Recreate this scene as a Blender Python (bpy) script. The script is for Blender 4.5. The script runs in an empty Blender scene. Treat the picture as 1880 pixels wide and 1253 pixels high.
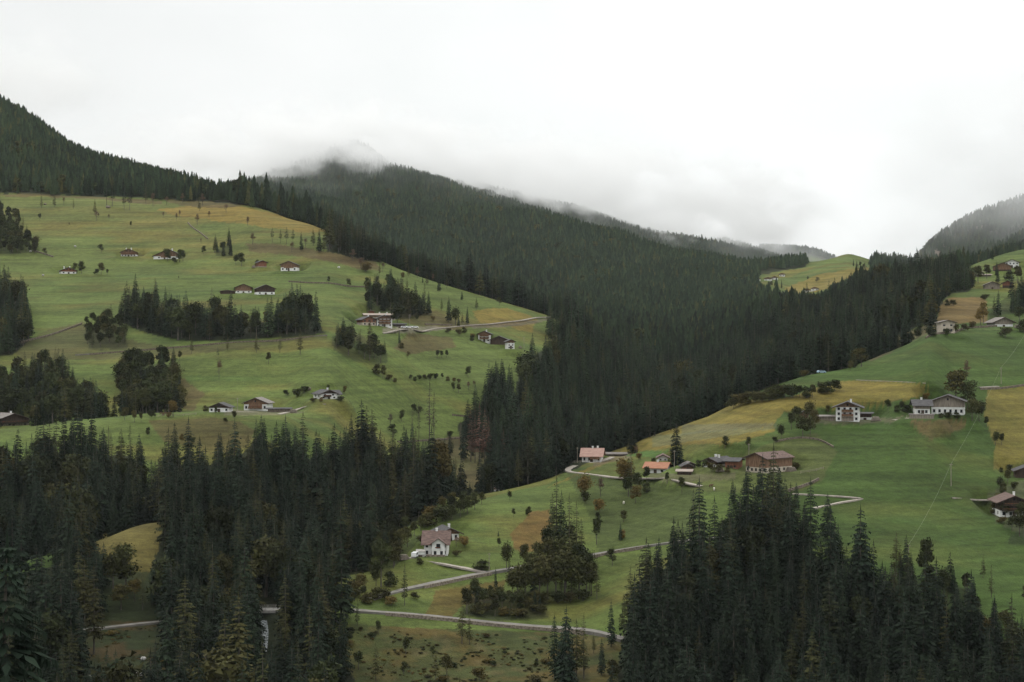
import bpy, math, random
import numpy as np
R = math.radians
random.seed(7)
rng = np.random.default_rng(7)
sc = bpy.context.scene
C = sc.collection
F = 2980.0            # focal length in photo pixels (1880 wide)
CX, CY = 940.0, 626.5

# ------------------------------------------------------------------ camera
cam_d = bpy.data.cameras.new("camera")
cam_d.sensor_width = 36.0
cam_d.lens = 36.0 * F / 1880.0
cam_d.clip_start = 1.0
cam_d.clip_end = 30000.0
cam = bpy.data.objects.new("camera", cam_d)
cam.location = (0, 0, 0)
cam.rotation_euler = (R(90), 0, 0)
C.objects.link(cam)
sc.camera = cam

# ------------------------------------------------------------------ world: overcast sky
SUN_EL, SUN_AZ = 44.0, -42.0       # sun azimuth measured clockwise from the viewing direction
w = bpy.data.worlds.new("World")
sc.world = w
w.use_nodes = True
nt = w.node_tree
for n in list(nt.nodes): nt.nodes.remove(n)
out = nt.nodes.new('ShaderNodeOutputWorld')
bg = nt.nodes.new('ShaderNodeBackground'); bg.inputs['Strength'].default_value = 0.10
sky = nt.nodes.new('ShaderNodeTexSky'); sky.sky_type = 'NISHITA'; sky.sun_disc = False
sky.sun_elevation = R(SUN_EL); sky.sun_rotation = R(SUN_AZ); sky.dust_density = 4.0
tc = nt.nodes.new('ShaderNodeTexCoord')
mp = nt.nodes.new('ShaderNodeMapping'); mp.inputs['Scale'].default_value = (3.2, 3.2, 7.0)
no = nt.nodes.new('ShaderNodeTexNoise'); no.inputs['Scale'].default_value = 1.6; no.inputs['Detail'].default_value = 5
no.inputs['Roughness'].default_value = 0.5
rp = nt.nodes.new('ShaderNodeValToRGB')
rp.color_ramp.elements[0].position = 0.3; rp.color_ramp.elements[0].color = (8.75, 8.98, 8.9, 1)
rp.color_ramp.elements[1].position = 0.7; rp.color_ramp.elements[1].color = (9.7, 9.8, 9.75, 1)
sepw = nt.nodes.new('ShaderNodeSeparateXYZ')
mrx = nt.nodes.new('ShaderNodeMapRange'); mrx.inputs['From Min'].default_value = -0.35; mrx.inputs['From Max'].default_value = 0.12
mrx.inputs['To Min'].default_value = 0.96; mrx.inputs['To Max'].default_value = 1.16
mulw = nt.nodes.new('ShaderNodeVectorMath'); mulw.operation = 'SCALE'
mx = nt.nodes.new('ShaderNodeMix'); mx.data_type = 'RGBA'; mx.inputs[0].default_value = 0.96
L = nt.links.new
L(tc.outputs['Generated'], mp.inputs['Vector']); L(mp.outputs[0], no.inputs['Vector']); L(no.outputs[0], rp.inputs[0])
L(tc.outputs['Generated'], sepw.inputs[0]); L(sepw.outputs[0], mrx.inputs[0])
mrz = nt.nodes.new('ShaderNodeMapRange'); mrz.inputs['From Min'].default_value = 0.30; mrz.inputs['From Max'].default_value = 1.0
mrz.inputs['To Min'].default_value = 1.0; mrz.inputs['To Max'].default_value = 2.2
mulz = nt.nodes.new('ShaderNodeMath'); mulz.operation = 'MULTIPLY'
L(sepw.outputs[2], mrz.inputs['Value']); L(mrz.outputs[0], mulz.inputs[0]); L(mrx.outputs[0], mulz.inputs[1])
L(rp.outputs[0], mulw.inputs[0]); L(mulz.outputs[0], mulw.inputs['Scale'])
L(sky.outputs[0], mx.inputs[6]); L(mulw.outputs[0], mx.inputs[7])
L(mx.outputs[2], bg.inputs['Color']); L(bg.outputs[0], out.inputs['Surface'])

sun_d = bpy.data.lights.new("sun", 'SUN'); sun_d.energy = 1.0; sun_d.angle = R(14); sun_d.color = (1, 0.96, 0.9)
sun = bpy.data.objects.new("sun", sun_d)
sun.rotation_euler = (R(90 - SUN_EL), 0, R(180 - SUN_AZ)); C.objects.link(sun)
sc.view_settings.view_transform = 'Standard'; sc.view_settings.look = 'None'
sc.view_settings.exposure = 0.0; sc.view_settings.gamma = 1.0
sc.cycles.max_bounces = 16; sc.cycles.diffuse_bounces = 2; sc.cycles.volume_bounces = 10
sc.cycles.glossy_bounces = 1; sc.cycles.transparent_max_bounces = 4
sc.cycles.volume_step_rate = 0.2; sc.cycles.volume_max_steps = 256
sc.cycles.use_denoising = True

# ------------------------------------------------------------------ helpers
def hsh(ix, iy, s):
    n = (ix.astype(np.int64) * 374761393 + iy.astype(np.int64) * 668265263 + s * 974711) & 0x7fffffff
    n = ((n ^ (n >> 13)) * 1274126177) & 0x7fffffff
    return ((n ^ (n >> 16)) & 0xffffff) / float(0xffffff)
def vnoise(x, y, s=0):
    ix = np.floor(x); iy = np.floor(y); fx = x - ix; fy = y - iy
    ix = ix.astype(np.int64); iy = iy.astype(np.int64)
    fx = fx * fx * (3 - 2 * fx); fy = fy * fy * (3 - 2 * fy)
    a = hsh(ix, iy, s); b = hsh(ix + 1, iy, s); c = hsh(ix, iy + 1, s); d = hsh(ix + 1, iy + 1, s)
    return (a * (1 - fx) + b * fx) * (1 - fy) + (c * (1 - fx) + d * fx) * fy
def fbm(x, y, s=0, o=4):
    v = 0; a = 0.5
    for k in range(o):
        v = v + a * (vnoise(x, y, s + k * 17) - 0.5); x = x * 2.03 + 11.7; y = y * 2.03 + 3.1; a *= 0.5
    return v          # about -0.5 .. 0.5
def inpoly(px, py, pts):
    px = np.asarray(px, float); py = np.asarray(py, float)
    r = np.zeros(px.shape, bool); n = len(pts)
    for i in range(n):
        x1, y1 = pts[i]; x2, y2 = pts[(i + 1) % n]
        if y1 == y2: continue
        c = ((y1 > py) != (y2 > py)) & (px < (x2 - x1) * (py - y1) / (y2 - y1) + x1)
        r ^= c
    return r
def P(s):
    v = [float(t) for t in s.replace(',', ' ').split()]
    return list(zip(v[0::2], v[1::2]))
def pchip(x, y, xq):
    """monotone cubic; x (K,), y (K,), xq any"""
    x = np.asarray(x, float); y = np.asarray(y, float)
    h = np.diff(x); d = np.diff(y) / h
    m = np.zeros_like(y)
    for i in range(1, len(x) - 1):
        if d[i - 1] * d[i] > 0:
            w1 = 2 * h[i] + h[i - 1]; w2 = h[i] + 2 * h[i - 1]
            m[i] = (w1 + w2) / (w1 / d[i - 1] + w2 / d[i])
    m[0] = d[0]; m[-1] = d[-1]
    k = np.clip(np.searchsorted(x, xq) - 1, 0, len(x) - 2)
    t = (xq - x[k]) / h[k]
    return ((2*t**3 - 3*t**2 + 1) * y[k] + (t**3 - 2*t**2 + t) * h[k] * m[k]
            + (-2*t**3 + 3*t**2) * y[k + 1] + (t**3 - t**2) * h[k] * m[k + 1])

def tag(o, label=None, cat=None, group=None, kind=None):
    if label: o['label'] = label
    if cat: o['category'] = cat
    if group: o['group'] = group
    if kind: o['kind'] = kind
    return o

class MB:
    def __init__(s): s.v = []; s.f = []; s.n = 0
    def add(s, v, f):
        v = [tuple(map(float, p)) for p in v]
        s.v += v; s.f += [tuple(i + s.n for i in q) for q in f]; s.n += len(v)
    def box(s, x0, x1, y0, y1, z0, z1):
        s.add([(x0,y0,z0),(x1,y0,z0),(x1,y1,z0),(x0,y1,z0),(x0,y0,z1),(x1,y0,z1),(x1,y1,z1),(x0,y1,z1)],
              [(0,3,2,1),(4,5,6,7),(0,1,5,4),(1,2,6,5),(2,3,7,6),(3,0,4,7)])
    def prism(s, prof, y0, y1):
        """profile in x,z extruded along y"""
        n = len(prof)
        s.add([(x, y0, z) for x, z in prof] + [(x, y1, z) for x, z in prof],
              [tuple(range(n)), tuple(range(2*n-1, n-1, -1))] + [(i, i+n, (i+1) % n + n, (i+1) % n) for i in range(n)])
    def tube(s, pts, rad, n=6, cap=True):
        pts = [np.array(p, float) for p in pts]
        vs = []; fs = []
        for i, p in enumerate(pts):
            d = pts[min(i+1, len(pts)-1)] - pts[max(i-1, 0)]; d = d / (np.linalg.norm(d) + 1e-9)
            a = np.cross(d, (0.31, 0.95, 0.05)); a /= np.linalg.norm(a) + 1e-9; b = np.cross(d, a)
            r = rad[i] if hasattr(rad, '__len__') else rad
            for k in range(n):
                t = 2 * math.pi * k / n
                vs.append(p + r * (math.cos(t) * a + math.sin(t) * b))
        for i in range(len(pts) - 1):
            for k in range(n):
                fs.append((i*n+k, i*n+(k+1) % n, (i+1)*n+(k+1) % n, (i+1)*n+k))
        if cap: fs += [tuple(range(n-1, -1, -1)), tuple(range((len(pts)-1)*n, len(pts)*n))]
        s.add(vs, fs)
    def mesh(s, name, mats):
        me = bpy.data.meshes.new(name); me.from_pydata(s.v, [], s.f); me.update()
        for m in (mats if isinstance(mats, (list, tuple)) else [mats]): me.materials.append(m)
        return me
    def build(s, name, mat, parent=None, smooth=False):
        me = s.mesh(name, mat)
        if smooth: me.shade_smooth()
        return link(name, me, parent)
def link(name, me, parent=None, loc=None):
    o = bpy.data.objects.new(name, me); C.objects.link(o)
    if parent: o.parent = parent
    if loc is not None: o.location = loc
    return o
def empty(name, loc, rz=0):
    o = bpy.data.objects.new(name, None); C.objects.link(o); o.location = loc; o.rotation_euler = (0, 0, rz)
    o.empty_display_size = 0.5
    return o

# ------------------------------------------------------------------ materials
def newmat(name):
    m = bpy.data.materials.new(name); m.use_nodes = True
    t = m.node_tree; b = t.nodes['Principled BSDF']
    b.inputs['Roughness'].default_value = 0.85; b.inputs['Specular IOR Level'].default_value = 0.25
    return m, t, b
def mat_noise(name, c1, c2, scale=1.0, stretch=(1,1,1), rough=0.85, detail=4, bump=0.0, bscale=None, spec=0.25, lo=0.35, hi=0.65):
    m, t, b = newmat(name); L = t.links.new
    tc = t.nodes.new('ShaderNodeTexCoord'); mp = t.nodes.new('ShaderNodeMapping'); mp.inputs['Scale'].default_value = stretch
    n = t.nodes.new('ShaderNodeTexNoise'); n.inputs['Scale'].default_value = scale; n.inputs['Detail'].default_value = detail
    r = t.nodes.new('ShaderNodeValToRGB'); r.color_ramp.elements[0].position = lo; r.color_ramp.elements[1].position = hi
    r.color_ramp.elements[0].color = (*c1, 1); r.color_ramp.elements[1].color = (*c2, 1)
    L(tc.outputs['Object'], mp.inputs[0]); L(mp.outputs[0], n.inputs['Vector']); L(n.outputs[0], r.inputs[0]); L(r.outputs[0], b.inputs['Base Color'])
    b.inputs['Roughness'].default_value = rough; b.inputs['Specular IOR Level'].default_value = spec
    if bump:
        bn = t.nodes.new('ShaderNodeBump'); bn.inputs['Strength'].default_value = bump; bn.inputs['Distance'].default_value = 0.1
        L(n.outputs[0], bn.inputs['Height']); L(bn.outputs[0], b.inputs['Normal'])
    return m
def mat_foliage(name, dark, light, warm, scale=0.5):
    """dark/light clumps by noise; the object or instance property 'tint' (0..1) leans towards the warm colour"""
    m, t, b = newmat(name); L = t.links.new
    b.inputs['Roughness'].default_value = 0.9; b.inputs['Specular IOR Level'].default_value = 0.1
    tc = t.nodes.new('ShaderNodeTexCoord'); n = t.nodes.new('ShaderNodeTexNoise'); n.inputs['Scale'].default_value = scale
    n.inputs['Detail'].default_value = 3
    oi = t.nodes.new('ShaderNodeObjectInfo')
    r = t.nodes.new('ShaderNodeMapRange'); r.inputs['From Min'].default_value = 0.35; r.inputs['From Max'].default_value = 0.65
    a = t.nodes.new('ShaderNodeAttribute'); a.attribute_type = 'INSTANCER'; a.attribute_name = 'tint'
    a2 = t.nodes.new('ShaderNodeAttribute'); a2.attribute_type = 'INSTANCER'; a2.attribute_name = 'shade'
    m1 = t.nodes.new('ShaderNodeMix'); m1.data_type = 'RGBA'; m1.inputs[6].default_value = (*dark, 1); m1.inputs[7].default_value = (*light, 1)
    m2 = t.nodes.new('ShaderNodeMix'); m2.data_type = 'RGBA'; m2.inputs[7].default_value = (*warm, 1)
    sm = t.nodes.new('ShaderNodeVectorMath'); sm.operation = 'SCALE'
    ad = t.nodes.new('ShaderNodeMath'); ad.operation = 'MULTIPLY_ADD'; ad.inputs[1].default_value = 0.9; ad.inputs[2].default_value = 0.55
    L(tc.outputs['Object'], n.inputs['Vector']); L(n.outputs[0], r.inputs[0]); L(r.outputs[0], m1.inputs[0])
    L(m1.outputs[2], m2.inputs[6]); L(a.outputs['Fac'], m2.inputs[0])
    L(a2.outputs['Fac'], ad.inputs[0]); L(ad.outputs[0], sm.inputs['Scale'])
    L(m2.outputs[2], sm.inputs[0]); L(sm.outputs[0], b.inputs['Base Color'])
    return m
M = {}
M['spruce'] = mat_foliage('spruce_needles', (0.007, 0.013, 0.009), (0.022, 0.036, 0.021), (0.042, 0.060, 0.025), 0.35)
M['larch'] = mat_foliage('larch_needles', (0.022, 0.028, 0.012), (0.050, 0.058, 0.022), (0.10, 0.085, 0.026), 0.35)
M['leaf'] = mat_foliage('leaves', (0.016, 0.022, 0.010), (0.050, 0.060, 0.020), (0.15, 0.10, 0.03), 0.35)
M['twig'] = mat_foliage('bare_twigs', (0.04, 0.038, 0.028), (0.075, 0.065, 0.046), (0.13, 0.08, 0.05), 0.5)
M['dead'] = mat_foliage('dead_needles', (0.05, 0.03, 0.022), (0.09, 0.058, 0.042), (0.13, 0.068, 0.05), 0.5)
M['bark'] = mat_noise('bark', (0.05, 0.042, 0.034), (0.13, 0.115, 0.095), 2.0, (2, 2, 0.4))
M['white'] = mat_noise('white_plaster', (0.60, 0.595, 0.57), (0.76, 0.76, 0.74), 0.6, rough=0.9)
M['cream'] = mat_noise('cream_plaster', (0.34, 0.30, 0.24), (0.48, 0.42, 0.34), 0.6, rough=0.9)
M['stone'] = mat_noise('rubble_stone', (0.10, 0.082, 0.066), (0.27, 0.225, 0.18), 1.6, rough=0.95, bump=0.6)
M['wood'] = mat_noise('weathered_timber', (0.10, 0.055, 0.032), (0.24, 0.145, 0.09), 1.2, (4, 4, 0.3))
M['redwood'] = mat_noise('reddish_timber', (0.12, 0.048, 0.028), (0.25, 0.11, 0.065), 1.2, (4, 4, 0.3))
M['greywood'] = mat_noise('grey_timber', (0.16, 0.135, 0.11), (0.31, 0.265, 0.215), 1.2, (4, 4, 0.3))
M['darkwood'] = mat_noise('dark_timber', (0.030, 0.020, 0.015), (0.075, 0.050, 0.036), 1.2, (4, 4, 0.3))
M['roof_dark'] = mat_noise('dark_shingle_roof', (0.035, 0.033, 0.034), (0.085, 0.08, 0.08), 1.0, (0.6, 2, 2))
M['roof_brown'] = mat_noise('brown_tile_roof', (0.075, 0.048, 0.04), (0.15, 0.10, 0.085), 1.0, (0.6, 2, 2))
M['roof_grey'] = mat_noise('grey_shingle_roof', (0.12, 0.105, 0.095), (0.24, 0.215, 0.195), 1.0, (0.6, 2, 2))
M['roof_pink'] = mat_noise('pale_red_tile_roof', (0.25, 0.15, 0.12), (0.34, 0.22, 0.18), 1.0, (0.6, 2, 2))
M['roof_orange'] = mat_noise('orange_tile_roof', (0.25, 0.11, 0.065), (0.34, 0.165, 0.10), 1.0, (0.6, 2, 2))
M['roof_pale'] = mat_noise('pale_sheet_roof', (0.22, 0.18, 0.15), (0.34, 0.28, 0.24), 1.0, (0.6, 2, 2))
M['concrete'] = mat_noise('concrete', (0.28, 0.27, 0.25), (0.42, 0.40, 0.37), 0.7)
M['gravel'] = mat_noise('gravel_road', (0.24, 0.21, 0.18), (0.36, 0.32, 0.27), 0.8)
M['asphalt'] = mat_noise('asphalt', (0.13, 0.12, 0.105), (0.20, 0.185, 0.165), 0.5)
M['carwhite'] = mat_noise('white_paint', (0.74, 0.74, 0.74), (0.8, 0.8, 0.8), 1, rough=0.3, spec=0.5)
M['carblue'] = mat_noise('pale_blue_paint', (0.25, 0.36, 0.45), (0.3, 0.42, 0.5), 1, rough=0.3, spec=0.5)
M['tyre'] = mat_noise('rubber', (0.02, 0.02, 0.02), (0.035, 0.035, 0.035), 3)
M['hide_white'] = mat_noise('pale_hide', (0.62, 0.58, 0.5), (0.75, 0.7, 0.62), 1.5)
M['hide_brown'] = mat_noise('brown_hide', (0.07, 0.04, 0.025), (0.12, 0.07, 0.04), 1.5)
M['flowers'] = mat_noise('flower_boxes', (0.03, 0.05, 0.02), (0.30, 0.06, 0.05), 6, lo=0.5, hi=0.6)
M['cable'] = mat_noise('cable_steel', (0.16, 0.18, 0.12), (0.20, 0.22, 0.15), 1)
gm, gt, gb = newmat('window_glass'); gb.inputs['Base Color'].default_value = (0.02, 0.024, 0.028, 1)
gb.inputs['Roughness'].default_value = 0.15; gb.inputs['Specular IOR Level'].default_value = 0.5
M['glass'] = gm

# ------------------------------------------------------------------ terrain: depth profiles (photo row, distance) per photo column
KT = {
 -400: "1253,470 1160,520 1075,590 1082,620 1020,660 785,800 790,830 690,930 520,1180 352,1450 120,1950 200,2250 230,2500 240,2800 240,3100 245,3300 250,3600 300,3900 330,5500 420,7000",
 0:    "1253,470 1140,530 1040,600 1048,630 1000,665 790,800 796,830 672,940 500,1200 357,1450 212,1900 260,2200 330,2500 350,2800 360,3100 365,3300 370,3600 400,3900 430,5500 500,7000",
 150:  "1253,475 1150,530 1003,600 1012,630 975,665 774,800 780,830 662,945 500,1200 361,1450 303,1800 340,2200 380,2500 380,2800 385,3100 390,3300 395,3600 420,3900 440,5500 500,7000",
 300:  "1253,480 1135,540 957,620 965,650 950,680 762,800 768,830 650,950 500,1190 368,1440 338,1640 380,2200 400,2500 395,2800 385,3100 388,3300 400,3600 420,3900 440,5500 500,7000",
 430:  "1253,490 1150,540 975,635 982,665 950,690 757,800 760,825 637,950 500,1180 371,1420 367,1490 420,1900 400,2300 385,2700 360,3200 364,3350 370,3600 420,3900 450,5500 520,7000",
 510:  "1253,485 1190,510 1070,590 1090,640 1000,690 762,800 764,820 630,955 510,1155 396,1375 394,1440 450,1800 425,2250 390,2650 330,3230 335,3380 350,3650 410,3950 450,5500 520,7000",
 600:  "1253,490 1135,530 1078,575 1110,640 1040,690 800,800 780,815 622,960 520,1130 425,1320 430,1370 480,1700 450,2150 400,2600 305,3250 310,3400 330,3700 400,4000 460,5500 520,7000",
 645:  "1253,490 1130,530 1050,592 1085,660 1025,705 815,815 800,830 630,970 540,1115 452,1285 458,1335 505,1675 470,2125 410,2575 292,3230 300,3400 330,3730 400,4000 460,5500 520,7000",
 700:  "1253,490 1130,530 1020,610 1060,680 1010,720 830,830 815,845 640,980 560,1100 480,1250 486,1300 530,1650 490,2100 420,2550 311,3200 318,3400 335,3750 400,4000 460,5500 520,7000",
 800:  "1253,490 1140,530 920,680 970,740 930,790 850,860 840,870 690,980 600,1090 518,1230 525,1280 560,1650 510,2100 430,2550 338,3100 345,3350 345,3750 420,4000 460,5500 520,7000",
 900:  "1253,490 1150,530 904,690 960,760 900,830 840,880 830,895 700,1000 620,1100 549,1220 556,1270 590,1650 540,2050 460,2500 368,3000 374,3200 358,3700 420,4000 460,5500 520,7000",
 1000: "1253,490 1158,530 880,715 940,800 870,880 810,930 800,945 710,1020 640,1110 577,1230 585,1290 610,1600 570,1950 490,2400 396,2950 402,3150 376,3650 440,4000 460,5500 520,7000",
 1040: "1253,485 1160,530 862,730 930,820 860,900 810,950 800,965 715,1040 650,1120 590,1240 600,1320 615,1550 580,1900 500,2350 408,2900 414,3100 386,3600 440,4000 460,5500 520,7000",
 1130: "1253,480 1110,545 828,770 900,880 840,960 800,1010 790,1030 730,1120 690,1200 660,1300 640,1420 620,1600 580,1850 510,2300 432,2850 437,3050 408,3550 450,4000 470,5500 520,7000",
 1200: "1253,480 1060,560 800,790 870,920 810,1010 780,1060 775,1080 735,1170 700,1260 670,1380 640,1500 610,1700 570,1950 510,2350 460,2750 460,2950 433,3500 480,4000 490,5500 540,7000",
 1300: "1253,480 1020,570 765,790 830,930 770,1050 740,1100 735,1120 710,1230 680,1340 650,1450 620,1600 590,1800 550,2050 510,2350 485,2700 488,2850 461,3400 500,3800 500,5500 550,7000",
 1400: "1253,480 1010,575 716,800 770,920 720,1010 690,1080 688,1100 650,1230 620,1340 600,1450 580,1600 565,1800 545,2050 518,2350 503,2700 508,2850 484,3400 520,3700 460,5500 550,7000",
 1470: "1253,480 1010,575 692,810 730,900 690,980 660,1050 655,1070 620,1200 590,1320 570,1450 575,1550 580,1800 545,2150 520,2350 498,2600 510,2750 508,3200 530,3500 462,5500 560,7000",
 1560: "1253,480 1020,570 674,830 700,900 665,970 630,1050 625,1070 590,1180 560,1300 540,1420 550,1500 560,1800 530,2150 510,2350 488,2600 500,2750 515,3200 530,3500 494,5500 570,7000",
 1620: "1253,480 1030,565 652,850 662,890 645,930 620,1000 615,1020 585,1120 560,1230 540,1350 550,1450 560,1800 540,2150 520,2350 505,2600 520,2750 525,3200 540,3500 530,5500 580,7000",
 1665: "1253,480 1040,562 635,860 640,890 628,920 605,980 600,1000 575,1080 550,1180 530,1300 535,1400 560,1700 540,2050 525,2300 515,2500 518,2600 512,2900 530,3200 535,5500 580,7000",
 1720: "1253,480 1050,560 606,880 605,890 600,905 590,930 588,940 560,1020 540,1120 520,1250 525,1350 540,1650 520,2000 500,2250 480,2450 470,2550 450,2800 500,3100 535,5500 580,7000",
 1800: "1253,480 1060,557 598,930 597,940 590,955 575,980 573,990 545,1070 510,1170 485,1280 490,1350 510,1600 500,1900 480,2150 455,2350 440,2450 410,2750 470,3000 520,5500 570,7000",
 1880: "1253,480 1070,555 590,960 589,970 583,985 565,1020 562,1030 535,1100 495,1200 462,1300 465,1350 490,1600 470,1900 450,2150 430,2350 415,2450 385,2750 450,3000 500,5500 550,7000",
 2280: "1253,480 1090,555 575,960 574,970 565,985 545,1020 542,1030 510,1100 470,1200 430,1300 420,1400 410,1600 390,1900 370,2150 340,2350 320,2450 270,2750 330,3000 400,5500 500,7000",
}
KT[-3500] = KT[-400]; KT[5400] = KT[2280]
kp = sorted(KT)
KK = np.array([[(2116, 5), (1690, 280)] + P(KT[k]) for k in kp], float)      # (ncol, K, 2)
pxs = np.concatenate([np.linspace(-3500, -450, 40), np.arange(-400, 2281, 3.0), np.linspace(2340, 5400, 40)])
NC = len(pxs); K = KK.shape[1]
kn = np.zeros((NC, K, 2))
for k in range(K):
    for c in range(2):
        kn[:, k, c] = pchip(kp, KK[:, k, c], pxs)
for k in range(1, K):
    kn[:, k, 1] = np.maximum(kn[:, k, 1], kn[:, k-1, 1] + 4)
nsub = [10, 14, 50, 110, 14, 12, 80, 8, 50, 60, 60, 50, 24, 40, 45, 55, 12, 24, 12, 16, 8]
ts = np.concatenate([k + np.arange(n) / n for k, n in enumerate(nsub)] + [[K - 1]])
NR = len(ts)
TY = np.zeros((NC, NR)); TP = np.zeros((NC, NR))
kk = np.minimum(ts.astype(int), K - 2); fr = ts - kk
for i in range(NC):
    TY[i] = kn[i, kk, 1] * (1 - fr) + kn[i, kk + 1, 1] * fr
    TP[i] = pchip(kn[i, :, 1], kn[i, :, 0], TY[i])
TX = (pxs[:, None] - CX) / F * TY
TZ = -(TP - CY) / F * TY
far = np.clip((TY - 1500) / 900, 0, 1)
near = np.clip((TY - 420) / 60, 0, 1)
TZ += near * (fbm(TX / 130, TY / 130, 3, 3) * 6.0 + fbm(TX / 34, TY / 34, 5, 3) * 2.1 + fbm(TX / 9, TY / 9, 8, 2) * 0.22)
TZ += far * (-np.abs(fbm(TX / 260 + TY / 900, TY / 700, 21, 3)) * 120 + 22 + fbm(TX / 90, TY / 120, 23, 3) * 22) * np.clip((4000 - TY) / 500, 0.2, 1)
TP = CY - TZ / TY * F
RM = np.minimum.accumulate(TP, axis=1)            # running skyline, near to far
def colidx(px):
    f = np.interp(px, pxs, np.arange(NC)); i = np.clip(f.astype(int) if hasattr(f, 'astype') else int(f), 0, NC - 2)
    return i, f - i
def ground(X, Y):
    """height of the terrain at world points, plus skyline row just in front"""
    X = np.atleast_1d(np.asarray(X, float)); Y = np.atleast_1d(np.asarray(Y, float))
    px = CX + X / Y * F; ci, cf = colidx(px)
    z = np.zeros(len(X)); rm = np.zeros(len(X))
    order = np.argsort(ci, kind='stable'); uniq, st = np.unique(ci[order], return_index=True)
    st = list(st) + [len(X)]
    for a, u in enumerate(uniq):
        s = order[st[a]:st[a+1]]
        z0 = np.interp(Y[s], TY[u], TZ[u]); z1 = np.interp(Y[s], TY[u+1], TZ[u+1])
        z[s] = z0 * (1 - cf[s]) + z1 * cf[s]
        rm[s] = np.interp(Y[s] - 3, TY[u], RM[u])
    return z, rm
def at(px, py):
    """first terrain point seen at a photo pixel"""
    i, f = colidx(np.array([float(px)])); i = int(i[0]); f = float(f[0])
    yy = TY[i] * (1 - f) + TY[i+1] * f; pp = TP[i] * (1 - f) + TP[i+1] * f; zz = TZ[i] * (1 - f) + TZ[i+1] * f
    h = np.nonzero(pp <= py)[0]
    k = int(h[0]) if len(h) else int(np.argmin(pp))
    if k > 0 and pp[k-1] > py and len(h):
        t = (pp[k-1] - py) / (pp[k-1] - pp[k]); Y = yy[k-1] + t * (yy[k] - yy[k-1]); Z = zz[k-1] + t * (zz[k] - zz[k-1])
    else: Y, Z = yy[k], zz[k]
    return np.array([(px - CX) / F * Y, Y, Z])

# level building pads cut into the slope: px, base row, facade px, depth m, yaw
PADS = "236 471 27 11 -8;302 476 40 12 -10;126 503 27 10 8;482 491 15 8 15;530 498 29 12 -10;447 538 29 11 0;418 540 27 7 0;488 541 33 11 8;721 485 12 8 -20;706 600 28 12 6;698 588 56 14 4;678 598 26 11 20;682 580 10 8 0;733 602 22 8 0;889 628 22 11 -6;916 633 31 14 -4;938 641 13 9 10;604 733 31 11 22;617 732 16 9 18;402 757 36 12 -10;469 754 43 13 -14;512 757 40 5 -4;25 782 62 16 28;912 902 10 5 -10;1086 849 35 10 -6;1132 838 34 6 -6;1203 869 38 10 -12;1217 846 17 8 0;1267 856 14 5 10;1263 862 18 6 8;1256 872 25 6 -4;1303 858 28 13 -32;1343 860 24 9 -12;1388 868 47 17 -38;1556 774 42 13 -2;1588 771 21 7 -4;1517 772 30 5 4;1477 768 15 6 6;1740 762 58 16 -2;1694 762 26 11 6;1692 769 44 3 0;1740 612 26 9 14;1843 600 34 13 20;1841 498 30 11 6;1858 492 24 9 0;1822 531 26 10 8;1850 529 18 9 0;1806 508 26 6 8;1862 950 50 13 14;1884 878 36 10 6;800 1021 43 10 -4;826 992 34 11 14;772 1023 15 6 0"
for e in PADS.split(';'):
    x_, y_, w_, d_, a_ = [float(q) for q in e.split()]
    p = at(x_, y_); W_ = w_ * p[1] / F / 2; yw = R(a_) - math.atan2(p[0], p[1]); cs, sn = math.cos(yw), math.sin(yw)
    m = (np.abs(TX - p[0]) < 45) & (np.abs(TY - p[1]) < 45)
    dx = TX[m] - p[0]; dy = TY[m] - p[1]; lx = dx * cs + dy * sn; ly = -dx * sn + dy * cs
    q = np.hypot(np.maximum(np.abs(lx) - W_ - 1.5, 0), np.maximum(np.maximum(-2.5 - ly, ly - d_ - 1.5), 0))
    k_ = np.clip(1 - q / 9., 0, 1); k_ = k_ * k_ * (3 - 2 * k_)
    TZ[m] = TZ[m] * (1 - k_) + p[2] * k_
    TP = CY - TZ / TY * F; RM = np.minimum.accumulate(TP, axis=1)

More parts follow.
